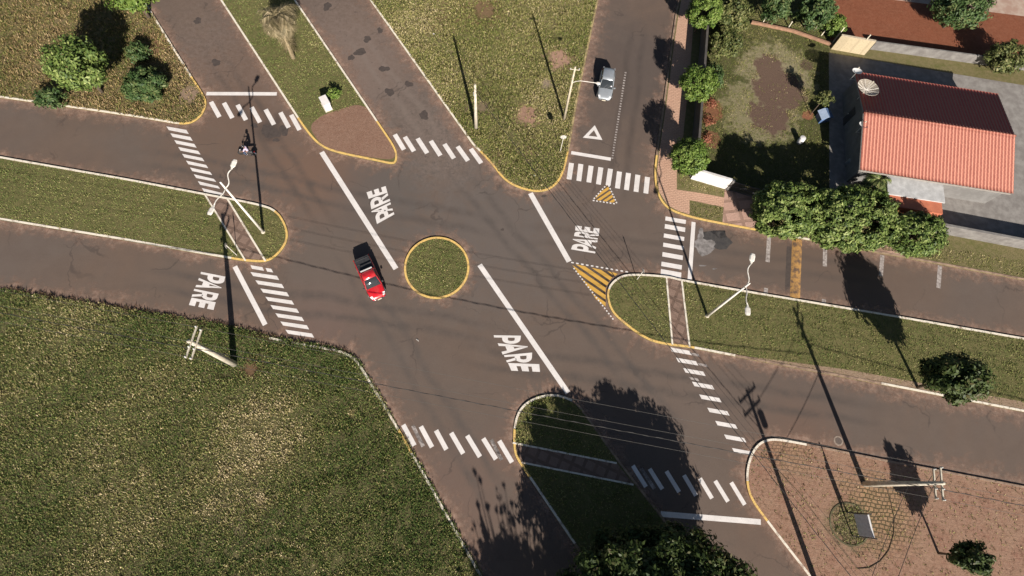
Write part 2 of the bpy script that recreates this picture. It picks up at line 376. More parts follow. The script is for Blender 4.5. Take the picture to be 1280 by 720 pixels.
KH = .13
BLOCKS = {}
def block(name, px, sharp, m, boxes, default='w', zt=.10, it=3, kerb=True, dust=1.1, world=None):
    """raised verge: outline given on the ground in photo pixels; kerb coloured by boxes (x0,y0,x1,y1,colour)"""
    sm = chaikin(px, sharp, it)
    W = [P(x, y, KH)[:2] for x, y in sm]
    BLOCKS[name] = W
    area = sum(W[i][0]*W[(i+1) % len(W)][1]-W[(i+1) % len(W)][0]*W[i][1] for i in range(len(W)))
    sgn = 1 if area > 0 else -1
    top = sheet(name, W, zt, m, side=.12, kind='structure')
    N = len(W); nrm = []
    for i in range(N):
        a = W[i-1]; b = W[(i+1) % N]; d = b-a; L = np.hypot(*d)+1e-9
        nrm.append(sgn*np.array([-d[1], d[0]])/L)         # inward
    def colour(i):
        x, y = (np.array(sm[i])+np.array(sm[(i+1) % N]))/2
        for (x0, y0, x1, y1, c) in boxes:
            if x0 <= x <= x1 and y0 <= y <= y1: return c
        return default
    # resample edges so that boxes can cut them
    runs = {}
    for i in range(N):
        j = (i+1) % N; L = np.hypot(*(W[j]-W[i])); k = max(1, int(L/1.2))
        for q in range(k):
            t0, t1 = q/k, (q+1)/k
            xy = np.array(sm[i])*(1-(t0+t1)/2)+np.array(sm[j])*(t0+t1)/2
            c = default
            for (x0, y0, x1, y1, cc) in boxes:
                if x0 <= xy[0] <= x1 and y0 <= xy[1] <= y1: c = cc; break
            if c is None or not (-300 < xy[0] < 1600 and -260 < xy[1] < 900): continue
            mb = runs.setdefault(c, MB()); wd = .21
            g = .012 if q == 0 else 0
            A = W[i]*(1-t0)+W[j]*t0; B = W[i]*(1-t1)+W[j]*t1
            na = nrm[i]*(1-t0)+nrm[j]*t0; nb = nrm[i]*(1-t1)+nrm[j]*t1
            jz = random.uniform(-.006, .006); B = B-(B-A)*.012/max(np.hypot(*(B-A)), .05)
            o1 = [(*A, -.01), (*(A+na*wd), -.01), (*(A+na*wd), KH+jz), (*(A+na*.02), KH+jz)]
            o2 = [(*B, -.01), (*(B+nb*wd), -.01), (*(B+nb*wd), KH+jz), (*(B+nb*.02), KH+jz)]
            mb.loft([o1, o2])
    if kerb:
        for c, mb in runs.items():
            mb.build({'w': 'white_kerb', 'y': 'yellow_kerb', 'c': 'bare_kerb', 'p': 'faded_kerb'}[c], {'w': KW, 'y': KY, 'c': KC, 'p': KP}[c], top)
    # dust swept against the kerb
    if dust:
        V = []; F = []; fd = []
        for i in range(N):
            k = dust*(.6+1.3*rng.random())
            V += [(*(W[i]), .004), (*(W[i]-nrm[i]*k*.5), .004), (*(W[i]-nrm[i]*k*1.3), .004)]; fd += [1, .55, 0]
        for i in range(N):
            j = (i+1) % N
            F += [(i*3, j*3, j*3+1, i*3+1), (i*3+1, j*3+1, j*3+2, i*3+2)]
        me = bpy.data.meshes.new('road_dust'); me.from_pydata(V, [], F)
        a = me.attributes.new('fade', 'FLOAT', 'POINT'); a.data.foreach_set('value', fd)
        me.materials.append(DUST); link(bpy.data.objects.new('road_dust', me), road)
        for p in me.polygons:
            if p.normal.z < 0: p.flip()
    return top

block('corner_verge', [(-330, 76), (-330, -220), (45, -220), (190, 15), (240, 95), (256, 119), (259, 130), (252, 146), (236, 156), (214, 154), (160, 144)], (0, 1, 2, 3, 4), SCRUB,
      [(225, 100, 270, 165, 'y')])
block('north_median', [(118, -240), (275, 0), (365, 138), (380, 161), (396, 180), (415, 190), (470, 201), (492, 206), (497, 200), (496, 186), (480, 162), (370, 0), (207, -240)], (0, 1, 2, 11, 12), LAWN,
      [(372, 150, 500, 210, 'y')])
block('triangle_verge', [(285, -270), (462, 0), (590, 180), (612, 202), (630, 226), (652, 237), (678, 241), (696, 232), (706, 214), (712, 185), (722, 125), (748, 0), (800, -270)], (0, 1, 2, 10, 11, 12), ROUGH,
      [(600, 190, 800, 245, 'y'), (700, -300, 810, 190, 'p')])
block('residential_block', [(890, -270), (862, -60), (845, 12), (838, 60), (829, 130), (820, 190), (817, 218), (821, 244), (834, 262), (862, 272), (900, 280), (1120, 320), (1700, 428), (1900, -270)], (0, 1, 2, 11, 12, 13), ROUGH,
      [(800, 195, 1010, 290, 'y'), (1010, 280, 1300, 350, 'c'), (800, -300, 900, 195, 'c')])
block('west_median', [(-330, 138), (-120, 174), (160, 223), (255, 241), (330, 255), (348, 264), (358, 281), (361, 297), (353, 313), (336, 328), (310, 327), (290, 324), (160, 301), (-120, 255), (-330, 219)], (0, 1, 2, 12, 13, 14), LAWN,
      [(344, 255, 370, 330, 'y'), (285, 315, 345, 335, 'y')])
block('field_verge', [(-330, 309), (-120, 343), (160, 388), (240, 400), (290, 409), (340, 422), (395, 432), (430, 438), (448, 450), (462, 474), (505, 545), (600, 715), (820, 1080), (-330, 1080)], (0, 1, 2, 11, 12, 13), SOIL,
      [(498, 532, 520, 562, 'y'), (-400, 200, 335, 430, None)])
c0 = (P(505, 335)+P(587, 335))/2; cc = np.array([-4.82, 19.95])
def topx(wx, wy, z=0):
    c = CM.T @ (np.array([wx, wy, z])-np.array([0, 0, CH])); return (640+FPX*c[0]/-c[2], 360-FPX*c[1]/-c[2])
block('roundabout', [topx(cc[0]+3.14*math.cos(a), cc[1]+3.2*math.sin(a)) for a in np.linspace(0, 2*math.pi, 29)[:-1]], (), LAWN, [], 'y', it=1, dust=.7)
block('east_median', [(758, 372), (760, 358), (770, 347), (786, 341), (835, 344), (856, 350), (1120, 394), (1420, 446), (1800, 512), (1800, 618), (1420, 542), (1120, 484), (905, 443), (866, 435), (822, 430), (800, 420), (778, 403), (764, 390)], (6, 7, 8, 9, 10, 11), LAWN,
      [(750, 335, 845, 360, 'w'), (750, 360, 870, 440, 'y'), (750, 340, 770, 400, 'y'), (915, 446, 1110, 490, 'c')])
block('south_median', [(641, 552), (642, 528), (650, 508), (668, 496), (692, 491), (716, 498), (730, 512), (770, 570), (826, 642), (900, 748), (1100, 1060), (960, 1060), (742, 717), (655, 588), (643, 570)], (8, 9, 10, 11, 12), LAWN,
      [(636, 535, 662, 600, 'y'), (716, 500, 905, 760, 'c')])
block('paved_island', [(932, 600), (934, 578), (944, 556), (960, 547), (985, 549), (1090, 571), (1180, 588), (1420, 634), (1800, 700), (1800, 1060), (1235, 1060), (1010, 719), (950, 642), (936, 620)], (6, 7, 8, 9, 10, 11), PAVER,
      [(928, 600, 957, 652, 'y'), (1005, 540, 1400, 620, 'c')])

def overlay(name, px, z, m, parent=road, **kw):
    return sheet(name, [P(x, y, z)[:2] for x, y in px], z, m, parent, **kw)
def top_of(n): return bpy.data.objects[n]
# reddish worn paving at the tip of the north median
overlay('worn_paving', chaikin([(386, 158), (400, 145), (420, 138), (445, 130), (458, 134), (478, 164), (493, 186), (494, 200), (470, 198), (412, 187), (397, 176)], (4, 5), 2), .105, BRICKDIRT, top_of('north_median'))
# crossing paths through the medians with their pale edging
def path(nm, quad, edges, edge_m=KW, z=.104):
    overlay('crossing_path', quad, z, PATHM, top_of(nm))
    for a, b, wd in edges:
        A = P(*a, z); B = P(*b, z); d = (B-A)/np.linalg.norm(B-A); q = np.array([-d[1], d[0], 0])*wd/2
        mb = MB(); k = max(1, int(np.linalg.norm(B-A)/1.0))
        for i in range(k):
            s0 = A+(B-A)*i/k; s1 = A+(B-A)*(i+1)/k-d*.012; h = random.uniform(.035, .045)
            mb.loft([[s0-q+[0, 0, -.04], s0+q+[0, 0, -.04], s0+q+[0, 0, h], s0-q+[0, 0, h]], [s1-q+[0, 0, -.04], s1+q+[0, 0, -.04], s1+q+[0, 0, h], s1-q+[0, 0, h]]])
        mb.build('path_edging', edge_m, top_of(nm))
path('west_median', [(257, 242.5), (284, 247.5), (332, 326), (309, 326.5)], [((255.5, 242), (307, 326), .15), ((284, 248), (332, 326.5), .17)])
path('east_median', [(834, 346), (852, 350.5), (861.5, 433), (841, 430)], [((833, 346), (840.5, 431), .16), ((852, 350), (862, 434), .16)])
path('south_median', [(642, 555), (772, 580), (792, 605), (652, 579)], [((641, 553.5), (771, 579), .15), ((652, 578), (792, 606), .15)])
# sidewalk, driveway and bare strips on the residential block
rb = top_of('residential_block')
overlay('sidewalk', [(896, -268), (866, -60), (849, 12), (842, 60), (833, 130), (824, 190), (821, 217), (824, 240), (835, 257), (849, 264), (862, 268), (862, 250), (905, 259), (906, 247), (868, 240), (846, 237), (846, 215), (854, 170), (861, 100), (867, 30), (884, -60), (925, -268)], .105, WALK, rb)
overlay('driveway', [(906, 236), (946, 246), (945, 287), (903, 279.5)], .107, DRIVE, rb)
overlay('driveway', [(1103, 262), (1140, 270), (1130, 321), (1088, 313)], .107, DRIVE, rb)
GARD = ground_mat('garden_earth', [(.06, .075, .022), (.10, .10, .035), (.14, .13, .06), (.085, .07, .04)], patches=[
    px_patch(968, 92, 44, (.30, .26, .16), .9), px_patch(950, 140, 46, (.27, .235, .14), .85), px_patch(972, 112, 33, (.145, .095, .072), 1),
    px_patch(962, 148, 25, (.14, .092, .07), 1), px_patch(960, 84, 19, (.15, .10, .075), 1), px_patch(1008, 82, 8, (.13, .09, .065), 1), px_patch(890, 140, 14, (.25, .105, .06), .8), px_patch(888, 175, 12, (.22, .10, .06), .8),
    px_patch(1009, 145, 7, (.27, .12, .07), 1)], soft=.12)
overlay('garden', [(885, -120), (1060, -120), (1037, 60), (1037, 262), (945, 246), (862, 222), (866, 190), (874, 60)], .106, GARD, rb)
RED = ground_mat('red_earth', [(.26, .085, .045), (.22, .075, .04), (.30, .12, .07), (.14, .055, .03)], s1=.4, s2=3, s3=11)
overlay('red_earth_yard', [(1040, -120), (1400, -120), (1400, 100), (1095, 60), (1037, 50)], .109, RED, rb)
PATIO = paint('patio_concrete', (.26, .245, .23), (.18, .165, .155), 1.2, .9)
overlay('patio', [(1036, 66), (1420, 130), (1420, 330), (1037, 262)], .112, PATIO, rb)
SLAB = paint('pale_slab', (.42, .33, .27), (.33, .22, .17), .8, .9)
overlay('sidewalk', [(1080, -5), (1420, 38), (1420, 14), (1085, -25)], .113, SLAB, rb)

# ------------------------------------------------------------------ painted markings
ZM = .006
def quad(mb, pts, z=ZM): mb.add([P(x, y, z) for x, y in pts], [(0, 1, 2, 3)] if len(pts) == 4 else [tuple(range(len(pts)))])
def flat(mb, name, m, **kw):
    o = mb.build(name, m, road, **kw)
    for p in o.data.polygons:
        if p.normal.z < 0: p.flip()
    return o
def bar(mb, a, b, wpx, z=ZM):
    A = P(*a, z); B = P(*b, z); d = (B-A)/np.linalg.norm(B-A); s = abs(P((a[0]+b[0])/2+1, (a[1]+b[1])/2)[0]-P((a[0]+b[0])/2, (a[1]+b[1])/2)[0])
    q = np.array([-d[1], d[0], 0])*wpx*s/2; mb.add([A-q, B-q, B+q, A+q], [(0, 1, 2, 3)])
for a, b, wd in [((402, 190), (495, 336), 6.5), ((663, 241.5), (711.5, 327), 6.5), ((599.5, 331), (710, 491), 6.5), ((258, 117), (346, 117.3), 5.2),
                 ((714, 190.8), (763.5, 199), 4.6), ((867, 277.5), (862, 350), 5), ((293.5, 333), (331.5, 406), 6), ((826, 642.5), (951, 652.5), 6.5)]:
    mb = MB(); bar(mb, a, b, wd); flat(mb, 'stop_line', WHITE)
CW = MB()
for x, y in [(435, 547), (500, 552), (568, 562), (638, 574), (708, 585), (782, 600), (836, 612)]:
    X, Y = 160+x/4, y/4; bar(CW, (X-5, Y-9.5), (X+5.5, Y+9.5), 5.6)
flat(CW, 'crosswalk', WHITE); CW = MB()
for i in range(10):
    x, y = 208+4.9*i, 158+8.55*i; quad(CW, [(x, y), (x+25, y+4.4+.2*i), (x+28, y+9.5), (x+3, y+4.6)])
flat(CW, 'crosswalk', WHITE); CW = MB()
quad(CW, [(313, 331.5), (328, 334), (330, 338.5), (315, 336)]); quad(CW, [(332, 335), (339, 336), (341.5, 340.5), (334, 339.5)])
for i in range(8):
    x, y = 313+6.25*i, 340+10.3*i; quad(CW, [(x, y), (x+33, y+4.8), (x+36, y+10), (x+3.4, y+5)])
flat(CW, 'crosswalk', WHITE); CW = MB()
for (x0, y0, x1, y1) in [(493.5, 168, 505, 187), (506, 171, 517.5, 189), (522, 173, 534, 191.5), (538.5, 176, 550.5, 194.5), (555.5, 180, 567.5, 198), (572, 183, 585, 201), (588.5, 186, 601.5, 204)]:
    bar(CW, (x0, y0), (x1, y1), 5.8)
flat(CW, 'crosswalk', WHITE); CW = MB()
for a, b, c, d in zip([285, 332, 383, 432, 480, 525, 570, 617, 665], [93, 98, 107, 115, 122, 136, 143, 152, 163], [273, 322, 372, 420, 468, 515, 560, 608, 657], [175, 183, 190, 200, 205, 220, 228, 237, 245]):
    quad(CW, [(640+a/4, 180+b/4), (640+a/4+6.2, 181+b/4), (640+c/4+6, 181+d/4), (640+c/4, 180+d/4)])
flat(CW, 'crosswalk', WHITE); CW = MB()
for x, y, t in [(768, 362, 20), (765, 400, 22), (760, 447, 20), (757, 493, 20), (753, 540, 22), (748, 588, 22), (745, 625, 36)]:
    X, Y = 640+x/4, 180+y/4; quad(CW, [(X, Y), (X+25.5, Y+4.5), (X+25, Y+4.5+t/4), (X-.5, Y+t/4)])
flat(CW, 'crosswalk', WHITE); CW = MB()
for x, y in [(837, 434), (845, 447), (854, 460), (865, 477), (874, 493), (884, 509.5), (894, 526), (905, 543), (915, 560)]:
    quad(CW, [(x, y), (x+25, y+4.5), (x+28, y+10), (x+3, y+5.6)])
flat(CW, 'crosswalk', WHITE); CW = MB()
for x, y in [(862, 440.5), (872, 453.5), (861, 471)]:
    quad(CW, [(x, y), (x+11, y+2), (x+13, y+5.5), (x+3, y+3.5)])
flat(CW, 'faded_crosswalk', FADED); CW = MB()
for x0, y0, x1, y1 in [(504, 531, 518, 557), (526, 533, 540, 559), (545, 538, 558, 562), (564, 541, 579, 567), (584, 544.5, 600, 571), (604, 548, 620, 574), (624, 551, 640, 578)]:
    bar(CW, (x0, y0), (x1, y1), 5.8)
flat(CW, 'crosswalk', WHITE); CW = MB()
for x0, y0, x1, y1 in [(516, 532, 529, 558), (614, 549.5, 627, 575), (801, 585, 818, 611)]: bar(CW, (x0, y0), (x1, y1), 4.5, ZM-.002)
flat(CW, 'faded_crosswalk', FADED); CW = MB()
for x0, y0, x1, y1 in [(791, 582, 807.5, 608.5), (812, 586, 828, 611.5), (833, 589, 849, 615), (855, 594, 870, 619.5), (875, 598, 890, 623), (894, 601, 910, 627), (914, 603, 931, 631)]:
    bar(CW, (x0, y0), (x1, y1), 5.2)
flat(CW, 'crosswalk', WHITE)
# parking bay lines and the painted ramp across the east road
mb = MB()
for a, b in [((961.5, 293), (959.5, 327.5)), ((1031.5, 306), (1031, 333)), ((957.5, 360), (957, 369)), ((1030, 374), (1029.5, 383)), ((1103, 319), (1101, 345)), ((1175, 332), (1173, 360))]: bar(mb, a, b, 5)
flat(mb, 'parking_line', FADED)
HUMP = paint('worn_yellow_ramp', (.40, .22, .07), (.12, .075, .05), 2.2, .85, .38, .58)
a0, b0 = P(996.5, 299), P(993.5, 377); d = (b0-a0)/np.linalg.norm(b0-a0); q = np.array([-d[1], d[0], 0])
mb = MB(); prof = [(-.5, .003), (-.3, .05), (0, .07), (.3, .05), (.5, .003)]
mb.loft([[a0+q*u+[0, 0, h] for u, h in prof]+[a0+q*.5+[0, 0, 0], a0-q*.5], [b0+q*u+[0, 0, h] for u, h in prof]+[b0+q*.5, b0-q*.5]]); mb.build('speed_hump', HUMP, road, smooth=False)
PATCHM = paint('asphalt_repair', (.05, .038, .034), (.07, .054, .047), 3, .85)
mb = MB(); quad(mb, [(984, 297.5), (990, 298.5), (987, 376), (980.5, 375)], .003); flat(mb, 'asphalt_repair', PATCHM)
def blobpoly(cx, cy, rx, ry, z, seed, k=18, j=.35):
    r = np.random.default_rng(seed); ph = r.random(4)*6.28
    return [P(cx+rx*f*math.cos(t), cy+ry*f*math.sin(t), z) for t in np.linspace(0, 2*math.pi, k, False)
            for f in [1+j*(.5*math.sin(2*t+ph[0])+.35*math.sin(3*t+ph[1])+.3*math.sin(5*t+ph[2])+.15*math.sin(9*t+ph[3]))]]
for i, (x, y, rx, ry) in enumerate([(459, 49, 4, 3), (450, 65, 6, 3.5), (480, 86, 5, 3), (511, 105, 4, 3), (487, 115, 5, 3.5), (530, 144, 5, 4), (409, 8, 4, 4), (247, 26, 4, 3), (439, 72, 3, 3), (475, 38, 3, 2.5), (338, 165, 10, 6), (355, 163, 4, 6), (345, 175, 3, 2), (318, 157, 4, 2), (270, 78, 5, 3), (628, 287, 2, 1), (680, 245, 3, 1)]):
    mb = MB(); mb.add(blobpoly(x, y, rx*1.25, ry*1.25, .0035+.0001*i, i), [tuple(range(18))]); flat(mb, 'asphalt_patch', PATCHM)
DARKST = paint('dark_spill', (.035, .033, .035), (.06, .055, .052), 2.5, .7); PALEST = paint('pale_spill', (.26, .24, .235), (.11, .10, .095), 1.4, .9, .35, .6)
mb = MB(); mb.add(blobpoly(895, 299, 20, 11, .004, 41), [tuple(range(18))]); flat(mb, 'dark_spill', DARKST)
mb = MB(); mb.add(blobpoly(881, 308, 15, 9, .0045, 42), [tuple(range(18))]); flat(mb, 'pale_spill', PALEST)
mb = MB(); mb.add(blobpoly(876, 293, 4, 7, .0049, 43), [tuple(range(18))]); mb.add(blobpoly(878, 332, 4, 1, .0048, 44), [tuple(range(18))]); mb.add(blobpoly(893, 336, 3, .8, .0048, 45), [tuple(range(18))]); flat(mb, 'pale_spill', PALEST)

# give-way triangle and dotted centre line
mb = MB(); T = [P(743.5, 156.5, ZM), P(728.5, 172, ZM), P(753, 175, ZM)]; g = sum(T)/3; I = [g+(t-g)*.45+[0, 0, 0] for t in T]
mb.add(T+I, [(0, 1, 4, 3), (1, 2, 5, 4), (2, 0, 3, 5)]); flat(mb, 'give_way_triangle', WHITE)
mb = MB()
for i in range(34):
    t = i/34; t2 = t+.5/34; a = (782+(765-782)*t, 90+(200-90)*t); b = (782+(765-782)*t2, 90+(200-90)*t2); bar(mb, a, b, 2.4)
flat(mb, 'dotted_centre_line', FADED)
# yellow hatched areas, clipped to their outline
def clip(poly, p0, nrm):
    out = []
    for i in range(len(poly)):
        a = np.array(poly[i]); b = np.array(poly[(i+1) % len(poly)]); da = (a-p0).dot(nrm); db = (b-p0).dot(nrm)
        if da >= 0: out.append(a)
        if da*db < 0: out.append(a+(b-a)*da/(da-db))
    return out
HBASE = paint('dark_hatching_base', (.075, .05, .035), (.11, .08, .06), 3, .85)
def hatch(poly, d, pitch, fill, dots, start=0, n=14):
    mb = MB(); quad(mb, poly, ZM-.002); flat(mb, 'hatching_base', HBASE)
    d = np.array(d, float); d /= np.linalg.norm(d); nn = np.array([-d[1], d[0]]); o = np.array(poly[0], float); mb = MB()
    for i in range(-n, n):
        q = clip(poly, o+nn*(start+i*pitch), nn)
        if len(q) < 3: continue
        q = clip(q, o+nn*(start+i*pitch+pitch*fill), -nn)
        if len(q) >= 3: quad(mb, q)
    flat(mb, 'hatching', YELLOW); mb = MB()
    for a, b, k in dots:
        a = np.array(a, float); b = np.array(b, float)
        for i in range(k):
            bar(mb, a+(b-a)*i/k, a+(b-a)*(i+.5)/k, 1.7, ZM+.002)
    flat(mb, 'hatching_border', WHITE)
hatch([(714, 329), (773, 342), (764, 348), (757, 360), (757, 383), (745, 374)], (38, 26), 7.6, .6, [((714, 328), (788, 340.5), 12), ((717, 335), (768, 401), 20)], 1)
hatch([(759, 230.5), (770, 254), (743, 249.5)], (-22, 15), 5.4, .6, [((759, 230), (741, 250), 7), ((741, 250.5), (770.5, 255), 7), ((771, 254), (760, 230), 7)], -1)

# the word PARE, four times
def letters():
    def ring(x0, y0, x1, y1, th, tv):       # right half bowl as quads between outer and inner ellipse
        out = []; cy = (y0+y1)/2; K = 10; mx = x0+(x1-x0)*.35
        for k in range(K):
            q = []
            for t, io in ((k, 0), (k+1, 0), (k+1, 1), (k, 1)):
                a = -math.pi/2+math.pi*t/K; rx = (x1-mx)-(th if io else 0); ry = (y1-y0)/2-(tv if io else 0)
                q.append((mx+rx*math.cos(a), cy+ry*math.sin(a)))
            out.append(q)
        out += [[(x0, y1-tv), (mx, y1-tv), (mx, y1), (x0, y1)], [(x0, y0), (mx, y0), (mx, y0+tv), (x0, y0+tv)]]
        return out
    Pn = [[(0, 0), (.26, 0), (.26, 1), (0, 1)]]+ring(.26, .30, 1, 1, .34, .22)
    An = [[(0, 0), (.24, 0), (.60, 1), (.40, 1)], [(.76, 0), (1, 0), (.60, 1), (.50, .72)], [(.24, .22), (.76, .22), (.66, .50), (.36, .50)]]
    Rn = [[(0, 0), (.26, 0), (.26, 1), (0, 1)]]+ring(.26, .36, 1, 1, .34, .2)+[[(.40, .40), (.72, 0), (1, 0), (.68, .42)]]
    En = [[(0, 0), (.36, 0), (.36, 1), (0, 1)], [(.36, .0), (1, 0), (1, .24), (.36, .24)], [(.36, .38), (1, .38), (1, .62), (.36, .62)], [(.36, .74), (1, .74), (1, 1), (.36, 1)]]
    return [Pn, An, Rn, En]
LT = letters()
def pare(ox, oy, s, cells):
    mb = MB()
    for polys, (c00, c10, c11, c01) in zip(LT, cells):
        c = [np.array([ox, oy])+np.array(q)/s for q in (c00, c10, c11, c01)]
        for i, pl in enumerate(polys):
            pts = [c[0]*(1-u)*(1-v)+c[1]*u*(1-v)+c[2]*u*v+c[3]*(1-u)*v for u, v in pl]
            quad(mb, pts, ZM+.0003*(i % 3))
    flat(mb, 'road_lettering', WHITE, label='white painted word PARE on the road')
pare(450, 225, 12, [((515, 515), (480, 385), (215, 500), (255, 660)), ((495, 455), (455, 335), (165, 440), (180, 512)), ((455, 312), (412, 195), (145, 290), (170, 440)), ((412, 190), (385, 90), (98, 185), (130, 282))])
pare(705, 270, 13.09, [((510, 612), (525, 500), (150, 440), (115, 545)), ((520, 540), (550, 400), (145, 350), (145, 412)), ((550, 385), (572, 302), (180, 240), (165, 328)), ((572, 298), (580, 205), (190, 155), (183, 235))])
pare(230, 330, 11.08, [((235, 108), (215, 225), (545, 290), (572, 175)), ((208, 192), (158, 320), (515, 350), (525, 312)), ((143, 343), (105, 452), (440, 525), (482, 412)), ((105, 465), (68, 567), (408, 637), (440, 530))])
pare(610, 410, 12, [((85, 108), (110, 238), (475, 238), (495, 115)), ((145, 228), (220, 398), (602, 310), (590, 250)), ((238, 408), (285, 517), (655, 520), (662, 368)), ((300, 525), (350, 640), (780, 658), (768, 542))])

# manhole rings
mb = MB(); c = P(1048, 551, .0); n_ = 24
mb.lathe((c[0], c[1], 0), [(.30, .0), (.30, .008), (.42, .012), (.44, .0)], 24)
flat(mb, 'manhole_ring', paint('manhole_iron', (.33, .27, .22), (.2, .15, .12), 8, .7))
mb = MB(); mb.lathe((c[0], c[1], 0), [(.28, .0), (.28, .007)], 24); flat(mb, 'manhole_cover', paint('manhole_lid', (.13, .10, .085), None, 8, .7))

# ------------------------------------------------------------------ grass
def tufts(name, blocks, dens, h, wd, m, nb=3, spread=.9, xr=(-60, 70), yr=(-12, 62), holes=(), bias=0.0, seed=1, base=.10, patch=(), zones=()):
    """one countless mass of grass: small leaning blades scattered inside the outline"""
    r = np.random.default_rng(seed); poly = blocks
    xs = [p[0] for p in poly]; ys = [p[1] for p in poly]
    x0, x1 = max(min(xs), xr[0]), min(max(xs), xr[1]); y0, y1 = max(min(ys), yr[0]), min(max(ys), yr[1])
    N = int((x1-x0)*(y1-y0)*dens); p = np.c_[r.uniform(x0, x1, N), r.uniform(y0, y1, N)]
    p = p[inpoly(p, poly)]
    for hpoly in holes: p = p[~inpoly(p, hpoly)]
    # smooth pseudo noise for patchiness
    def sn(p, s, k):
        q = np.random.default_rng(k); v = np.zeros(len(p))
        for _ in range(7):
            a = q.uniform(0, 6.28); f = s*q.uniform(.6, 1.7); v += np.sin((p[:, 0]*math.cos(a)+p[:, 1]*math.sin(a))*f+q.uniform(0, 6.28))
        return v/3.2
    big = sn(p, .45, seed+5); mid = sn(p, 2.3, seed+9)
    for (bx, by, br) in patch:
        d = np.hypot(p[:, 0]-bx, p[:, 1]-by)+.35*br*mid*.5
        keep = (d > br) | (r.random(len(p)) < .12); p = p[keep]; big = big[keep]; mid = mid[keep]
    keep = r.random(len(p)) < np.clip(.93+.1*mid, .7, 1); p = p[keep]; big = big[keep]; mid = mid[keep]
    for (zx, zy, zr, dl) in zones:
        q = px_patch(zx, zy, abs(zr), 0); d = np.hypot(p[:, 0]-q[0], p[:, 1]-q[1])/q[2]; big = big+dl/.13*(np.clip(1.3-d+.25*mid, 0, 1) if zr > 0 else np.clip(1-np.abs(np.abs(d)*abs(zr)/13-abs(zr)/13)/.22, 0, 1))
    K = len(p); p = np.repeat(p, nb, 0); big = np.repeat(big, nb); mid = np.repeat(mid, nb); M_ = K*nb
    a = r.uniform(0, 2*math.pi, M_); hh = h*r.uniform(.5, 1.3, M_)*np.clip(1+.3*mid, .5, 1.5); ln = spread*r.uniform(.3, 1.3, M_)
    off = r.normal(0, .06, (M_, 2)); b = np.c_[p+off, np.full(M_, base)]
    d = np.c_[np.cos(a), np.sin(a), np.zeros(M_)]; s = np.c_[-np.sin(a), np.cos(a), np.zeros(M_)]*(wd*r.uniform(.6, 1.4, M_))[:, None]
    tip = b+d*(hh*ln)[:, None]+np.c_[np.zeros((M_, 2)), hh]
    midp = b+d*(hh*ln*.4)[:, None]+np.c_[np.zeros((M_, 2)), hh*.65]
    V = np.stack([b-s/2, b+s/2, midp+s/2, tip, midp-s/2], 1).reshape(-1, 3)
    F = np.arange(M_*5).reshape(-1, 5)
    vary = np.clip(.42+bias+.145*big+.08*mid+r.normal(0, .25, M_), 0, 1)
    return fast(name, V, F, m, None, vary, kind='stuff', label=None)
def strip(n_, inset=.18):
    W = np.array(BLOCKS[n_]); N = len(W)
    area = sum(W[i][0]*W[(i+1) % N][1]-W[(i+1) % N][0]*W[i][1] for i in range(N)); s = 1 if area > 0 else -1
    out = []
    for i in range(N):
        d = W[(i+1) % N]-W[i-1]; L = np.hypot(*d)+1e-9; out.append(W[i]+s*np.array([-d[1], d[0]])/L*inset)
    return out
def pxpoly(px, z=.1): return [P(x, y, z)[:2] for x, y in px]
wp = pxpoly([(255, 240), (285, 246), (334, 330), (305, 330)]); ep = pxpoly([(832, 342), (853, 345), (864, 438), (839, 434)]); sp = pxpoly([(634, 552), (772, 578), (796, 607), (645, 578)])
pave = pxpoly([(380, 160), (402, 145), (425, 139), (452, 130), (470, 150), (505, 200), (490, 212), (400, 200)])
def pp(x, y, r): q = px_patch(x, y, r, 0); return (q[0], q[1], q[2])
tufts('field_grass', strip('field_verge', -.12), 80, .12, .036, G_FIELD, 4, 1.0, seed=11, patch=[pp(315, 462, 9)], bias=-.02, zones=[(300, 425, 60, -.22), (420, 450, 60, -.2), (480, 620, 90, -.2), (200, 520, 110, .1), (330, 540, 90, .12), (300, 640, 40, .16), (540, 680, 60, -.1), (180, 415, 50, -.2), (200, 690, 70, -.06), (335, 742, -38, -.35), (335, 742, -46, .3), (335, 742, -55, -.35), (335, 742, -64, .3), (335, 742, -74, -.3), (260, 640, 12, .3), (325, 622, 8, .35), (345, 655, 8, .3), (385, 630, 7, .35), (180, 590, 9, .3), (440, 515, 6, .35)])
tufts('median_grass', strip('west_median'), 42, .07, .035, G_LAWN, 3, .9, holes=[wp], seed=12, bias=-.06)
tufts('median_grass', strip('north_median'), 42, .07, .035, G_LAWN, 3, .9, holes=[pave], seed=13)
band = chaikin([(898, 442), (940, 446), (1000, 454), (1060, 462), (1120, 473), (1420, 528), (1420, 542), (1120, 484), (905, 443)], (), 2)
tufts('median_grass', strip('east_median'), 42, .07, .035, G_LAWN, 3, .9, holes=[ep, pxpoly(band)], seed=14, bias=-.04)
BARE = ground_mat('bare_pink_earth', [(.36, .25, .18), (.30, .20, .14), (.42, .31, .23), (.16, .12, .06)], s1=.8, s2=4, s3=12)
overlay('bare_earth', band, .103, BARE, top_of('east_median'))
tufts('band_weeds', pxpoly(band), 9, .07, .035, G_ROUGH, 3, .9, seed=28)
tufts('dead_weeds', [P(x, y, 0)[:2] for x, y in [(-120, 337), (160, 384), (240, 396), (290, 405), (340, 417), (395, 428), (440, 437), (440, 444), (395, 439), (340, 430), (290, 418), (240, 409), (160, 397), (-120, 352)]], 34, .13, .045, G_WEED, 4, 1.1, seed=29, base=.05)
tufts('median_grass', strip('south_median'), 34, .13, .04, G_LAWN, 3, .9, holes=[sp], seed=15)
tufts('roundabout_grass', strip('roundabout', .3), 60, .07, .035, G_LAWN, 3, .9, seed=16, bias=.04)
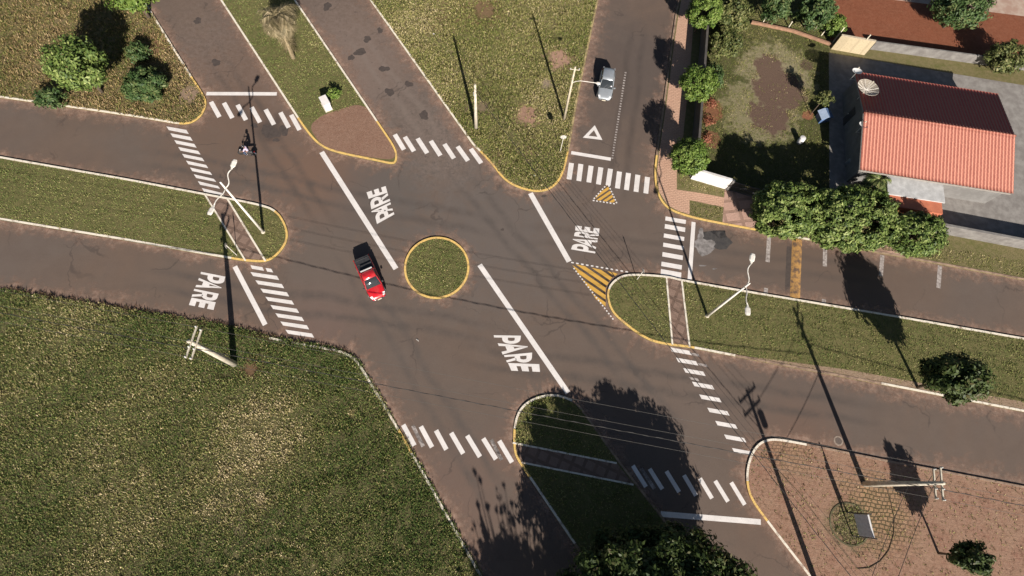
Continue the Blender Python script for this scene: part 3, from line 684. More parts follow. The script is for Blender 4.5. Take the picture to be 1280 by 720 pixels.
tufts('rough_grass', strip('triangle_verge'), 75, .13, .034, G_ROUGH, 4, 1.0, seed=17, bias=.07, patch=[pp(700, 75, 13), pp(660, 145, 12), pp(605, 15, 13), pp(682, 105, 5), pp(603, 135, 8)])
tufts('scrub_grass', strip('corner_verge', .1), 34, .16, .045, G_SCRUB, 4, 1.0, seed=18, bias=.05, patch=[pp(237, 118, 10)])
tufts('verge_grass', pxpoly([(864, 253), (902, 260.5), (900, 277), (864, 269)]), 45, .07, .035, G_ROUGH, 3, .9, seed=19)
tufts('verge_grass', pxpoly([(848, 214), (868, 226), (905, 239), (904, 245), (868, 237), (849, 234)]), 45, .07, .035, G_ROUGH, 3, .9, seed=20)
tufts('verge_grass', pxpoly([(946, 270), (1120, 300), (1300, 330), (1300, 350), (1120, 316), (946, 285)]), 35, .07, .035, G_ROUGH, 3, .9, seed=25)
tufts('garden_grass', pxpoly([(886, -60), (1036, -60), (1036, 250), (946, 244), (872, 215), (876, 60)]), 60, .07, .028, G_ROUGH, 3, .9, seed=21, bias=-.2, patch=[pp(972, 112, 33), pp(962, 148, 25), pp(960, 84, 19), pp(890, 140, 8), pp(1009, 145, 6)], zones=[(960, 75, 40, .3), (940, 140, 45, .22), (1000, 130, 25, .2)])
tufts('paver_weeds', strip('paved_island'), 5, .08, .04, G_ROUGH, 3, .9, seed=22, bias=-.05)
tufts('pit_grass', [ (P(1062, 655)[0]+1.5*math.cos(t), P(1062, 655)[1]+1.6*math.sin(t)) for t in np.linspace(0, 6.28, 24, False)], 45, .1, .04, G_LAWN, 3, .9, seed=23)

# ------------------------------------------------------------------ trees and shrubs
def leafmat(name, c): return blade_mat(name, c, .55)
L_HEDGE = leafmat('hedge_leaf', [(.03, .055, .012), (.075, .12, .026), (.15, .20, .05), (.29, .33, .12)])
L_ROUND = leafmat('street_tree_leaf', [(.03, .06, .010), (.075, .13, .02), (.14, .20, .04), (.20, .25, .07)])
L_DARK = leafmat('dark_tree_leaf', [(.018, .032, .008), (.035, .055, .013), (.055, .08, .02), (.08, .07, .03)])
L_SHRUB = leafmat('shrub_leaf', [(.02, .045, .014), (.045, .085, .025), (.08, .12, .04), (.15, .16, .06)])
L_GARD = leafmat('garden_leaf', [(.03, .045, .014), (.07, .09, .025), (.13, .14, .045), (.22, .20, .09)])
L_PALM = leafmat('dry_palm_leaf', [(.07, .06, .03), (.15, .125, .065), (.25, .20, .115), (.38, .31, .20)])
L_PALMG = leafmat('green_palm_leaf', [(.04, .07, .02), (.08, .12, .03), (.16, .18, .06), (.28, .26, .12)])
def leaves(c, rad, n, size, nclump, seed, shell=.55, clump=.30, flat_=.5, boxy=0):
    """leaf quads gathered in clumps through an ellipsoid"""
    r = np.random.default_rng(seed)
    u = r.normal(size=(nclump, 3)); u /= np.linalg.norm(u, axis=1)[:, None]
    if boxy: u /= ((np.abs(u)**boxy).sum(1)**(1/boxy))[:, None]
    rr = shell+(1-shell)*r.random(nclump)**.6; cc_ = u*rr[:, None]*(1-clump*.8)
    k = r.integers(0, nclump, n); q = r.normal(size=(n, 3)); q /= np.linalg.norm(q, axis=1)[:, None]; q *= (r.random(n)**.45)[:, None]*clump*(.7+.6*r.random(nclump))[k][:, None]
    p = (cc_[k]+q)*np.array(rad)+np.array(c)
    nrm = q/clump*.8+cc_[k]*.6+r.normal(size=(n, 3))*flat_+np.array([0, 0, .35]); nrm /= np.linalg.norm(nrm, axis=1)[:, None]
    t = np.cross(nrm, r.normal(size=(n, 3))); t /= np.linalg.norm(t, axis=1)[:, None]; b = np.cross(nrm, t)
    s = size*(.6+.8*r.random(n)); a = t*s[:, None]; b = b*(s*.5)[:, None]
    V = np.stack([p-a, p-b*.9+a*.1, p+a, p+b*.9+a*.1], 1).reshape(-1, 3); F = np.arange(n*4).reshape(-1, 4)
    vary = np.clip(.5+.22*(r.random(nclump)[k]-.5)*2+r.normal(0, .2, n), 0, 1)
    return V, F, vary, cc_*np.array(rad)+np.array(c)
def tree(name, base, h, crown, lm, n, size, label, cat='tree', group=None, nclump=28, tr=.16, seed=1, clump=.3, shell=.5, lean=(0, 0), limbs=9, parts=('trunk', 'crown'), ragged=(), boxy=0):
    """base on the ground, crown = (dx, dy, z, rx, ry, rz)"""
    t = thing(name, (base[0], base[1], .1), label, cat, group)
    dx, dy, cz, rx, ry, rz = crown
    V, F, vary, cl = leaves((dx, dy, cz-.1), (rx, ry, rz), n, size, nclump, seed, shell, clump, boxy=boxy)
    for (ex, ey, ez, er, en) in ragged:
        V2, F2, v2, c2 = leaves((ex, ey, ez), (er*1.1, er*1.0, er*1.3), en, size*.8, 6, seed+int(ez*97) % 50, .1, .6); F = np.r_[F, F2+len(V)]; V = np.r_[V, V2]; vary = np.r_[vary, v2]; cl = np.r_[cl, c2[:2]]
    fast(parts[1], V, F, lm, t, vary)
    r = random.Random(seed); mb = MB(); top = (dx*.8, dy*.8, max(.3, cz-rz*.35))
    m1 = (dx*.25+r.uniform(-.1, .1), dy*.25, cz*.35)
    mb.tube([(0, 0, -.15), m1, top], [tr, tr*.8, tr*.5], 8)
    for i in range(min(limbs, len(cl))):
        c = cl[i*len(cl)//limbs if limbs < len(cl) else i]; s = [m1[k]+(top[k]-m1[k])*r.uniform(.3, 1) for k in range(3)]
        md = [(s[k]+c[k])/2+r.uniform(-.15, .15)*rx*.3 for k in range(3)]; mb.tube([s, md, c], [tr*.4, tr*.25, tr*.08], 5)
    for (ex, ey, ez, er, en) in ragged:
        mb.tube([(top[0]+(ex-top[0])*.35, top[1]+ey*.5, top[2]+.5), (ex*.8, (top[1]+ey)/2, (top[2]+ez)/2+.3), (ex, ey, ez)], [tr*.25, tr*.16, tr*.06], 5)
    mb.build(parts[0], BARK, t, smooth=True)
    return t
def gb(x, y, z):
    q = P(x, y, z); return (q[0], q[1])
# clipped street trees
for i, (x, y, lb) in enumerate([(880, 15, 'round clipped street tree at the top edge, northmost on the brick sidewalk'), (873, 105, 'round clipped street tree halfway along the dark side of the garden wall'), (861, 197, 'round clipped street tree by the white wall corner, nearest the crossing')]):
    b = gb(x, y, 3.1); tree('street_tree', (b[0], b[1]), 4, (0, 0, 3.2, 2.1, 2.1, 1.9), L_ROUND, 11000, .12, lb, group='round trees along the brick sidewalk', nclump=150, tr=.10, seed=30+i, clump=.19, shell=.5)
b = gb(884, -78, 3.1); tree('street_tree', b, 4, (0, 0, 3.1, 1.95, 1.95, 1.6), L_ROUND, 3000, .15, 'round clipped street tree just above the top edge', group='round trees along the brick sidewalk', nclump=70, tr=.10, seed=35, clump=.26, shell=.62)
# big hedge trees by the east road
b = gb(984, 262, 3.6); tree('broadleaf_tree', b, 6, (0, 0, 3.4, 3.2, 2.75, 2.3), L_HEDGE, 22000, .15, 'dense bright green broad tree at the driveway, left of the merged pair', nclump=300, tr=.22, seed=41, clump=.14, shell=.76, boxy=3)
b = gb(1068, 270, 3.6); tree('broadleaf_tree', b, 6, (0, 0, 3.2, 4.4, 3.3, 2.3), L_HEDGE, 32000, .15, 'wide dense tree beside the tiled house, right of the merged pair', nclump=440, tr=.25, seed=42, clump=.11, shell=.78, boxy=3)
b = gb(1148, 292, 2.8); tree('broadleaf_tree', b, 5, (0, 0, 2.6, 2.9, 2.3, 1.9), L_HEDGE, 13000, .15, 'smaller rounded tree at the right end of the roadside trees', nclump=200, tr=.2, seed=43, clump=.15, shell=.74, boxy=2.6)
b = gb(1205, 8, 3.2); tree('garden_tree', b, 5, (0, 0, 3.0, 3.6, 2.6, 2.2), L_SHRUB, 9000, .17, 'broad tree on the red earth at the far top right corner', nclump=110, tr=.2, seed=44, clump=.22, shell=.5)
b = gb(1262, 70, 2.4); tree('garden_bush', b, 4, (0, 0, 2.2, 2.6, 2.2, 1.7), L_GARD, 5000, .16, 'yellowish bush behind the house at the far right', 'bush', nclump=80, tr=.14, seed=45, clump=.24, shell=.5)
# garden bushes along the north and west walls
tree('garden_bush', gb(917, 14, 2.6), 4, (0, 0, 2.4, 2.6, 2.6, 2.0), L_GARD, 6500, .15, 'loose yellow green bush in the top corner of the garden', 'bush', nclump=70, tr=.12, seed=51, clump=.25, shell=.4)
tree('garden_bush', gb(908, 52, 1.8), 3, (0, 0, 1.6, 2.1, 2.4, 1.4), L_GARD, 4500, .15, 'speckled yellowish bush beside the garden wall below the corner bush', 'bush', nclump=55, tr=.1, seed=52, clump=.25, shell=.35)
tree('garden_bush', gb(896, 92, 1.4), 2, (0, 0, 1.2, 1.0, 2.2, 1.0), L_SHRUB, 2200, .12, 'narrow dark bush growing against the inside of the garden wall', 'bush', nclump=30, tr=.07, seed=53, clump=.3, shell=.35)
tree('garden_tree', gb(972, 6, 3.0), 4, (0, 0, 2.8, 2.0, 2.0, 1.8), L_SHRUB, 4200, .15, 'mid green tree behind the low garden boundary, at the top edge', 'tree', nclump=45, tr=.12, seed=54, clump=.28, shell=.4)
tree('garden_tree', gb(1022, 10, 3.0), 4, (0, 0, 2.8, 2.3, 2.2, 2.0), L_SHRUB, 6000, .17, 'dark glossy tree next to the red earth yard, at the top edge', 'tree', nclump=60, tr=.14, seed=55, clump=.24, shell=.45)
tree('garden_bush', gb(1044, 30, 1.6), 3, (0, 0, 1.4, 1.6, 1.5, 1.2), L_ROUND, 2600, .15, 'bright green bush at the white post of the beige wall', 'bush', nclump=40, tr=.08, seed=56, clump=.26, shell=.5)
tree('garden_bush', gb(1042, -30, 2.4), 3, (0, 0, 2.2, 2.2, 2.2, 1.8), L_SHRUB, 3500, .15, 'bush just above the top edge by the red earth yard', 'bush', nclump=40, tr=.1, seed=57, clump=.26, shell=.5)
q = P(1012, 144); c = P(1031, 122, 2.9)
tree('young_garden_tree', q, 3, (c[0]-q[0], c[1]-q[1], 2.8, 1.1, 1.1, .95), L_GARD, 1300, .12, 'slim young tree with thin bare trunk in the lawn by the patio', nclump=30, tr=.05, seed=58, clump=.3, shell=.3)
# red flowering groundcover at the west side of the garden
L_RED = leafmat('red_leaf', [(.10, .03, .02), (.22, .07, .04), (.32, .13, .08), (.20, .12, .05)])
for i, (x, y, r_) in enumerate([(890, 128, .9), (887, 150, .8), (885, 172, .7)]):
    tree('red_bush', gb(x, y, .4), 1, (0, 0, .35, r_, r_*1.1, .35), L_RED, 420, .09, ['low red leaved plant furthest up the wall bed', 'low red leaved plant in the middle of the wall bed', 'low red leaved plant nearest the white wall corner'][i], 'plant', group='red plants along the garden wall', nclump=16, tr=.03, seed=60+i, clump=.4, shell=.2)
# left corner shrubs
tree('corner_bush', gb(181, 105, 1.2), 2, (0, 0, 1.1, 2.5, 2.2, 1.35), L_SHRUB, 7000, .17, 'large bluish green bush on the corner verge at the left edge', 'bush', nclump=90, tr=.12, seed=71, clump=.2, shell=.5)
tree('corner_bush', gb(172, 64, 1.0), 2, (0, 0, .9, 1.6, 1.5, .9), L_SHRUB, 1600, .13, 'small sparse dark bush above the large bush', 'bush', nclump=30, tr=.07, seed=72, clump=.3, shell=.3)
tree('verge_tree', gb(160, -16, 4.2), 6, (0, 0, 4.0, 3.4, 2.9, 2.3), L_ROUND, 7000, .17, 'bright green tree at the top left corner of the view', nclump=70, tr=.2, seed=73, clump=.25, shell=.5)
tree('verge_tree', gb(92, 78, 4.5), 6, (0, 0, 4.2, 3.3, 3.0, 2.6), L_HEDGE, 8000, .18, 'dark dense tree further left on the corner verge', nclump=70, tr=.2, seed=74, clump=.25, shell=.5)
tree('corner_bush', gb(60, 122, 1.0), 2, (0, 0, 1.0, 2.0, 1.4, 1.0), L_SHRUB, 2200, .15, 'low bush by the kerb at the far left', 'bush', nclump=30, tr=.07, seed=75, clump=.3, shell=.3)
tree('median_shrub', gb(417, 116, .7), 1, (0, 0, .6, .85, .75, .6), L_ROUND, 700, .12, 'small round shrub beside the white cabinet on the median', 'shrub', nclump=24, tr=.05, seed=76, clump=.3, shell=.45)
# big trees at the bottom whose shade covers the south median
tree('wide_tree', (12.9, -9.3), 8, (0, 0, 5.5, 8.0, 7.2, 2.8), L_DARK, 125000, .18, 'wide dark spreading tree at the bottom edge shading the south median', nclump=650, tr=.35, seed=81, clump=.12, shell=.1, limbs=26, boxy=2.7)
_r = random.Random(3); RAG = []
for (bx, hz_, k_) in [(-5.0, 7.9, 5), (-3.6, 9.6, 8), (-2.6, 11.2, 9), (-1.4, 10.2, 8), (-.3, 10.9, 9), (1.0, 9.8, 9), (2.2, 10.4, 10), (3.4, 9.4, 9), (4.6, 9.0, 8), (5.4, 8.2, 7)]:
    for q_ in range(k_):
        f_ = (q_+1)/k_; RAG.append((bx*(.75+.25*f_)+_r.uniform(-.55, .55), 2.2+_r.uniform(-.7, 1.5), 7.6+(hz_-7.6)*f_+_r.uniform(-.3, .3), _r.uniform(.14, .36)*(1.35-.5*f_), _r.randint(10, 30)))
tree('wide_tree', (6.4, -21.5), 9, (0, 0, 7.0, 5.2, 4.6, 2.8), L_DARK, 22000, .19, 'open crowned tree below the frame whose branch shadows cross the road', nclump=120, tr=.3, seed=82, clump=.17, shell=.25, limbs=20,
     ragged=RAG)
tree('tall_narrow_tree', (39.9, 8.8), 8, (-.6, 0, 5.2, 2.5, 2.4, 3.1), L_DARK, 16000, .18, 'tall narrow dark tree on the east median near its right end', nclump=90, tr=.17, seed=83, clump=.26, shell=.35)
tree('tall_narrow_tree', (38.4, -5.2), 5, (0, 0, 3.6, 1.5, 1.4, 1.8), L_DARK, 5000, .16, 'smaller dark tree growing beside the paved island on the right', nclump=45, tr=.12, seed=84, clump=.28, shell=.35)

def palm(base, lean, zt, nf, lf, lm, label, dead=0, tr=.14, trunk_m=BARK, seed=5, name='palm_tree', skirt=0):
    t = thing(name, (base[0], base[1], .1), label, 'palm'); r = random.Random(seed)
    if zt > .8:
        MB().tube([(0, 0, -.1), (lean[0]*.3, lean[1]*.3, zt*.35), (lean[0]*.7, lean[1]*.7, zt*.7), (*lean, zt)], [tr*1.3, tr, tr, tr*.9], 10).build('trunk', trunk_m, t, smooth=True)
    V = []; F = []; vy = []
    for i in range(nf+dead):
        a = 2.399*i+r.uniform(-.2, .2); dd = i >= nf; el = r.uniform(-.9, -.3) if dd else r.uniform(-.1, 1.0); L = lf*r.uniform(.75, 1.1)*(.8 if dd else 1)
        pts = []; x = 0; z = 0; e = el; sk = r.uniform(0, skirt) if dd and i % 2 else 0
        if sk: e = -1.0
        for k in range(8):
            pts.append((x*math.cos(a)+lean[0]*(1-sk), x*math.sin(a)+lean[1]*(1-sk), max(.15, zt*(1-sk)+z))); x += math.cos(e)*L/7; z += math.sin(e)*L/7; e -= .26 if not dd else .12
        for k in range(1, 8):
            p0 = np.array(pts[k-1]); p1 = np.array(pts[k]); dr = (p1-p0)/np.linalg.norm(p1-p0); sd = np.cross(dr, [0, 0, 1]); sd /= np.linalg.norm(sd)+1e-9
            wl = lf*.30*math.sin(math.pi*min(1, (k+.6)/8.2))+.05
            for q in range(3):
                o = p0+(p1-p0)*q/3
                for s in (-1, 1):
                    tip = o+sd*s*wl+dr*wl*.75+np.array([0, 0, -wl*r.uniform(.2, .7)]); k0 = len(V)
                    V += [o-dr*.03, o+dr*.05, tip]; F.append((k0, k0+1, k0+2)); vy.append(min(1, max(0, r.gauss(.45, .25))))
    fast('fronds', np.array(V), np.array(F), lm, t, np.array(vy)); return t
b = P(367, 73)
palm(b, (P(346, 22, 4.4)[0]-b[0], P(346, 22, 4.4)[1]-b[1]), 4.4, 34, 2.7, L_PALM, 'leaning palm with dry straw coloured fronds on the north median', dead=44, tr=.2, skirt=.55, trunk_m=paint('palm_trunk', (.36, .29, .18), (.2, .15, .09), 8, .95), seed=6)
palm(gb(1098, 226, 2.4), (0, 0), 2.4, 14, 1.7, L_PALMG, 'green palm with arching fronds between the big tree and the red roof', seed=8, tr=.1)
palm(gb(998, 18, 1.0), (0, 0), .7, 16, .9, L_PALMG, 'small spiky plant behind the low garden boundary', seed=9, name='spiky_plant')

# ------------------------------------------------------------------ walls, house and garden
def wall(name, pts, z0, h, th, m, label, cat='wall', cap=None, **kw):
    """pts: base line in world xy"""
    t = thing(name, (pts[0][0], pts[0][1], z0), label, cat); o = np.array(pts[0][:2]); mb = MB(); mc = MB()
    for a, b in zip(pts[:-1], pts[1:]):
        a = np.array(a[:2])-o; b = np.array(b[:2])-o; L = np.hypot(*(b-a)); an = math.atan2(*(b-a)[::-1]); c = (a+b)/2
        mb.box((c[0], c[1], h/2), (L, th, h), an)
        if cap: mc.box((c[0], c[1], h+.03), (L, th+.08, .06), an)
    mb.build('wall_face', m, t)
    if cap: mc.build('coping', cap, t)
    return t
WW = paint('white_wall_render', (.72, .72, .73), (.55, .53, .52), 1.5, .8); GW = paint('grey_wall_render', (.22, .21, .20), (.14, .13, .125), 1.2, .9)
BEI = brick('beige_block_wall', (.50, .42, .28), (.47, .39, .26), (.40, .33, .22), 1.2, .8, 0, (.46, .38, .25), 0)
p1, p2 = P(862, 222), P(876, 45); p3 = p2+(p2-p1)*1.2
DW = paint('dark_wall_render', (.085, .075, .07), (.055, .05, .047), 1.2, .9)
wall('garden_wall', [p1, p2, p3], .1, 2.2, .16, DW, 'long dark wall between the brick sidewalk and the garden', cap=DW)
wall('garden_wall', [P(863, 223.5), P(907, 236.5)], .1, 1.75, .16, WW, 'short white wall facing the road at the garden corner', cap=WW)
t = thing('driveway_gate', P(908, 237, .1), 'dark metal gate in the shade at the end of the white wall', 'gate'); a = P(908, 237); b = P(945, 248); L = np.hypot(*(b-a)[:2]); an = math.atan2((b-a)[1], (b-a)[0]); dv = (b-a)/L
mb = MB()
for i in range(26): q = dv*L*(i+.5)/26; mb.box((q[0], q[1], .85), (.04, .03, 1.6), an)
mb.build('bars', DARKM, t); mb = MB()
for z in (.1, .85, 1.65): mb.box((dv[0]*L/2, dv[1]*L/2, z), (L-.1, .05, .06), an)
mb.build('rails', DARKM, t)
for s in (.02, 1.0): MB().box((dv[0]*L*s, dv[1]*L*s, .95), (.2, .2, 1.9), an).build('post', GW, t)
wall('front_wall', [P(947, 248), P(1040, 266), P(1420, 338)], .1, 1.6, .16, GW, 'grey front wall hidden behind the merged roadside trees', cap=GW)
# beige wall along the red yard
def down(x, y, z): q = P(x, y, z); return (q[0], q[1])
wall('yard_wall', [down(1052, 44, 2.2), down(1095, 51.5, 2.2)], .1, 2.1, .15, BEI, 'sunlit beige block wall between the red earth yard and the patio', cap=paint('pale_coping', (.55, .46, .34), None, 4, .8))
wall('yard_wall', [down(1095.7, 51.6, 1.3), down(1420, 96, 1.3)], .1, 1.2, .15, GW, 'low dark wall continuing right from the beige wall')
wall('garden_boundary', [P(938, 30), P(990, 41), P(1038, 58)], .1, .35, .2, paint('terracotta_edging', (.36, .20, .13), (.24, .14, .09), 3, .9), 'low terracotta edging wall across the top of the garden lawn')
PW = paint('white_post_paint', (.72, .66, .52), None, 5, .7)
for i, (x0, y0, x1, y1, lb) in enumerate([(953, 29, 957, 21.5, 'first pale post from the left on the low garden edging'), (985, 35, 990, 28, 'pale post beside the small spiky plant'), (1017, 39, 1020.5, 34, 'short pale post right of the spiky plant'),
        (1026, 45, 1031, 38.5, 'pale post between the short one and the drum'), (1040, 54, 1055, 36, 'tall white post at the left end of the beige wall'), (1082, 47, 1089.5, 39.5, 'pale post on top of the beige wall')]):
    q = P(x0, y0); best = min((math.hypot(*(np.array(topx(q[0], q[1], z))-[x1, y1])), z) for z in np.arange(.3, 3, .05))[1]
    if i == 5:
        q = np.array([*down(1083, 49.5, 2.2), 0])
    t = thing('fence_post', (q[0], q[1], .1 if i < 5 else 2.2), lb, 'post', 'pale posts along the garden boundary'); hh = best if i < 5 else .7
    MB().box((0, 0, hh/2), (.11, .11, hh)).build('shaft', PW, t, bevel=.01); MB().box((0, 0, hh+.02), (.15, .15, .05), taper=.5).build('cap', PW, t)

# the house
ux = np.array([math.cos(R(-8.6)), math.sin(R(-8.6))])   # house x axis
hrot = R(-8.6)
o0 = P(1075, 213, 3.1)[:2]; o1 = P(1068, 90, 3.1)[:2]; Ly = np.hypot(*(o1-o0)); hc = (o0+o1)/2
hs = thing('tiled_house', (hc[0], hc[1], .1), 'house with red tiled gable roof and shaded grey side wall', 'house', rz=hrot)
HL = 15.0; ez = 3.0; rz_ = 1.15; hy = Ly/2
HW = paint('house_render', (.20, .195, .19), (.15, .145, .14), 1, .9)
mb = MB(); w0 = .45
mb.loft([[(w0, -hy+.5, 0), (w0, hy-.5, 0), (w0, hy-.5, ez-.05), (w0, 0, ez+rz_-.25), (w0, -hy+.5, ez-.05)], [(HL, -hy+.5, 0), (HL, hy-.5, 0), (HL, hy-.5, ez-.05), (HL, 0, ez+rz_-.25), (HL, -hy+.5, ez-.05)]])
mb.build('wall', HW, hs)
def tile_mat(name, c1, c2):
    m, n, b = newmat(name); tc = n.nodes.new('ShaderNodeTexCoord').outputs['Object']
    f = ramp(n, noise(n, 2.5, 5, .7, tc), .3, .7); sx = n.nodes.new('ShaderNodeSeparateXYZ'); n.links.new(tc, sx.inputs[0])
    wv = math_(n, 'ABSOLUTE', math_(n, 'SINE', math_(n, 'MULTIPLY', sx.outputs[0], math.pi/.34), 0), 0)      # paler crests and darker valleys coloured in to strengthen the tile rows
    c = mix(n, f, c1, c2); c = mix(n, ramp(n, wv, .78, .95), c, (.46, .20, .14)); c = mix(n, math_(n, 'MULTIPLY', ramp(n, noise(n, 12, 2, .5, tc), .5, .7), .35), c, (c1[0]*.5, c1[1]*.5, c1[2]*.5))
    n.links.new(c, b.inputs['Base Color']); b.inputs['Roughness'].default_value = .8; return m
T1 = tile_mat('sunlit_clay_tiles', (.195, .05, .036), (.27, .09, .063)); T2 = tile_mat('shaded_clay_tiles', (.52, .095, .08), (.60, .15, .11))  # one tile in two tones, lightened on the slope turned from the sun
def tiled(y0, z0, y1, z1, m, xs=-.0):
    """pantile slope: round tile rows running down the slope, each course stepped"""
    V = []; F = []; nx = int((HL+.3)/.055); nyc = 14; x_ = np.linspace(xs, HL+.3, nx); prof = .10*np.abs(np.sin(np.pi*x_/.34))
    rows = []
    for c in range(nyc):
        for e in (0, 1):
            t = (c+e)/nyc; rows.append((y0+(y1-y0)*t, z0+(z1-z0)*t+(0.035 if e == 0 else 0)))
    for (y, z) in rows: V.append(np.c_[x_, np.full(nx, y), z+prof])
    V = np.concatenate(V); nr = len(rows); i = np.arange(nr-1)[:, None]*nx+np.arange(nx-1)[None, :]; F = np.stack([i, i+1, i+nx+1, i+nx], -1).reshape(-1, 4)
    o = fast('roof_slope', V, F, m, hs); return o
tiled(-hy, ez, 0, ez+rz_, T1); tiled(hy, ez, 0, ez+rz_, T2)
MB().tube([(-.05, 0, ez+rz_+.03), (HL+.3, 0, ez+rz_+.03)], .13, 8).build('ridge', T1, hs, smooth=True)
FAS = paint('fascia_wood', (.33, .30, .27), None, 5, .8)
mb = MB()
for s in (-1, 1):
    mb.tube([(-.02, s*hy, ez-.05), (-.02, 0, ez+rz_-.06)], .06, 4); mb.box((HL/2, s*(hy-.02), ez-.08), (HL+.2, .05, .16))
mb.build('fascia', FAS, hs)
GLS, n_, b_ = newmat('window_glass'); b_.inputs['Base Color'].default_value = (.03, .035, .04, 1); b_.inputs['Roughness'].default_value = .08
for yy in ():
    f_ = MB().box((w0-.02, yy, 1.55), (.06, 1.5, 1.1)).build('window', PW, hs); MB().box((w0-.06, yy, 1.55), (.02, 1.34, .94)).build('pane', GLS, f_)
d_ = MB().box((w0-.02, 1.9, 1.05), (.07, .9, 2.1)).build('door', DARKM, hs); MB().box((w0-.08, 2.25, 1.0), (.04, .05, .14)).build('handle', GALV, d_)
# terracotta side wing beyond the palm
wg = thing('side_wing', (*down(1112, 232, 2.6), .1), 'low wing with pale flat roof and orange wall beyond the palm', 'building', rz=hrot)
MB().box((2.6, -.9, 1.2), (5.2, 2.6, 2.4)).build('wall', paint('orange_render', (.52, .17, .09), (.42, .13, .07), 1.5, .85), wg)
MB().box((2.6, .1, 2.47), (5.7, 2.2, .13)).build('flat_roof', paint('pale_roof', (.50, .50, .50), None, 2, .8), wg, bevel=.01)

def dish(name, x, y, z, r, label, mesh=False, tilt=35, az=200, ground=None):
    q = P(x, y, z); g0 = ground if ground is not None else 0.1
    t = thing(name, (q[0], q[1], g0), label, 'dish')
    hp = z-g0; MB().tube([(0, 0, 0), (0, 0, hp-.05)], .035, 8).build('mast', GALV, t)
    if ground: MB().tube([(0, 0, .05), (1.5, -.2, .05)], .03, 6).build('wall_bracket', GALV, t)
    M_ = Matrix.Rotation(R(az), 3, 'Z') @ Matrix.Rotation(R(tilt), 3, 'X')
    mb = MB(); vs = []; rings = 7; seg = 24
    for i in range(rings+1):
        rr = r*i/rings
        for k in range(seg):
            a = 2*math.pi*k/seg; vs.append(M_ @ Vector((rr*math.cos(a), rr*math.sin(a), .28*r*(rr/r)**2))+Vector((0, 0, hp)))
    if mesh:
        for i in range(1, rings+1):
            mb.tube([vs[i*seg+k % seg] for k in range(seg+1)], .012, 4, False)
        mb.build('wire_rings', MESHM, t)
        mb = MB()
        for k in range(0, seg, 2): mb.tube([vs[i*seg+k] for i in range(rings+1)], .022, 4, False)
        mb.build('ribs', GALV, t)
        mb = MB(); mb.add(vs, [(i*seg+k, i*seg+(k+1) % seg, (i+1)*seg+(k+1) % seg, (i+1)*seg+k) for i in range(rings) for k in range(seg)]); mb.build('mesh_screen', SCREEN, t, smooth=True)
        arm = [M_ @ Vector((0, 0, 0))+Vector((0, 0, hp)), M_ @ Vector((0, 0, r*.9))+Vector((0, 0, hp))]
    else:
        mb.add(vs, [(i*seg+k, i*seg+(k+1) % seg, (i+1)*seg+(k+1) % seg, (i+1)*seg+k) for i in range(rings) for k in range(seg)]); mb.build('reflector', paint('dish_white', (.78, .78, .77), None, 8, .5), t, smooth=True)
        arm = [M_ @ Vector((0, -r*.95, .22*r))+Vector((0, 0, hp)), M_ @ Vector((0, -.1*r, r*.9))+Vector((0, 0, hp))]
    MB().tube(arm, .02, 6).build('feed_arm', GALV, t); MB().tube([arm[1], arm[1]+Vector((0, 0, .1))], .06, 8).build('feed_horn', PW, t)
MESHM = paint('dish_wire', (.62, .58, .5), None, 10, .5)
SCREEN, n_, b_ = newmat('perforated_screen'); b_.inputs['Base Color'].default_value = (.46, .40, .32, 1); b_.inputs['Alpha'].default_value = .62
dish('satellite_dish', 1071, 90, 3.9, .5, 'small white dish at the upper left corner of the red roof', tilt=14, az=190, ground=2.7)
dish('satellite_dish', 1083, 112, 4.3, 1.12, 'large round mesh dish standing at the dark roof slope', mesh=True, tilt=8, az=150, ground=2.75)
dish('satellite_dish', 1079, 157, 3.9, .46, 'small white dish beside the bright lower roof slope', tilt=14, az=170, ground=2.7)

# small garden things
t = thing('garden_playhouse', (*gb(1031, 144, .8), .1), 'small blue box with pitched top standing by the young tree', 'playhouse', rz=R(12))
BL1 = paint('lit_blue_panel', (.38, .46, .62), (.30, .38, .52), 3, .5); BL2 = paint('blue_panel', (.10, .17, .33), None, 3, .5)  # one roof slope coloured as lit, the other as shaded
MB().box((0, 0, .45), (1.15, .95, .9)).build('body', BL2, t, bevel=.01)
mb = MB(); mb.add([(-.7, -.6, .88), (-.7, .6, .88), (0, .6, 1.2), (0, -.6, 1.2), (-.7, -.6, .84), (-.7, .6, .84), (0, .6, 1.16), (0, -.6, 1.16)], [(0, 1, 2, 3), (7, 6, 5, 4), (0, 3, 7, 4), (1, 5, 6, 2), (0, 4, 5, 1)]); mb.build('roof_slope', BL1, t)
mb = MB(); mb.add([(.7, -.6, .88), (.7, .6, .88), (.003, .6, 1.2), (.003, -.6, 1.2), (.7, -.6, .84), (.7, .6, .84), (.003, .6, 1.16), (.003, -.6, 1.16)], [(0, 1, 2, 3), (7, 6, 5, 4), (0, 3, 7, 4), (1, 5, 6, 2), (0, 4, 5, 1)]); mb.build('roof_slope', BL2, t)
t = thing('white_drum', (*gb(1003.5, 173, .9), .1), 'white lidded drum on the lawn below the young tree', 'drum')
MB().lathe((0, 0, 0), [(.27, 0), (.31, .25), (.31, .6), (.28, .85)], 20).build('barrel', WW, t, smooth=True); MB().lathe((0, 0, .85), [(.3, 0), (.3, .05), (.1, .09)], 20).build('lid', WW, t)
t = thing('water_tank', (*gb(1066, 200, 1.0), .1), 'dark grey drum standing on the patio by the house wall', 'drum')
MB().lathe((0, 0, 0), [(.33, 0), (.36, .3), (.34, .8), (.2, .95)], 20).build('barrel', paint('grey_plastic', (.24, .25, .26), None, 6, .5), t, smooth=True); MB().lathe((0, 0, .95), [(.22, 0), (.22, .06)], 20).build('lid', PW, t)

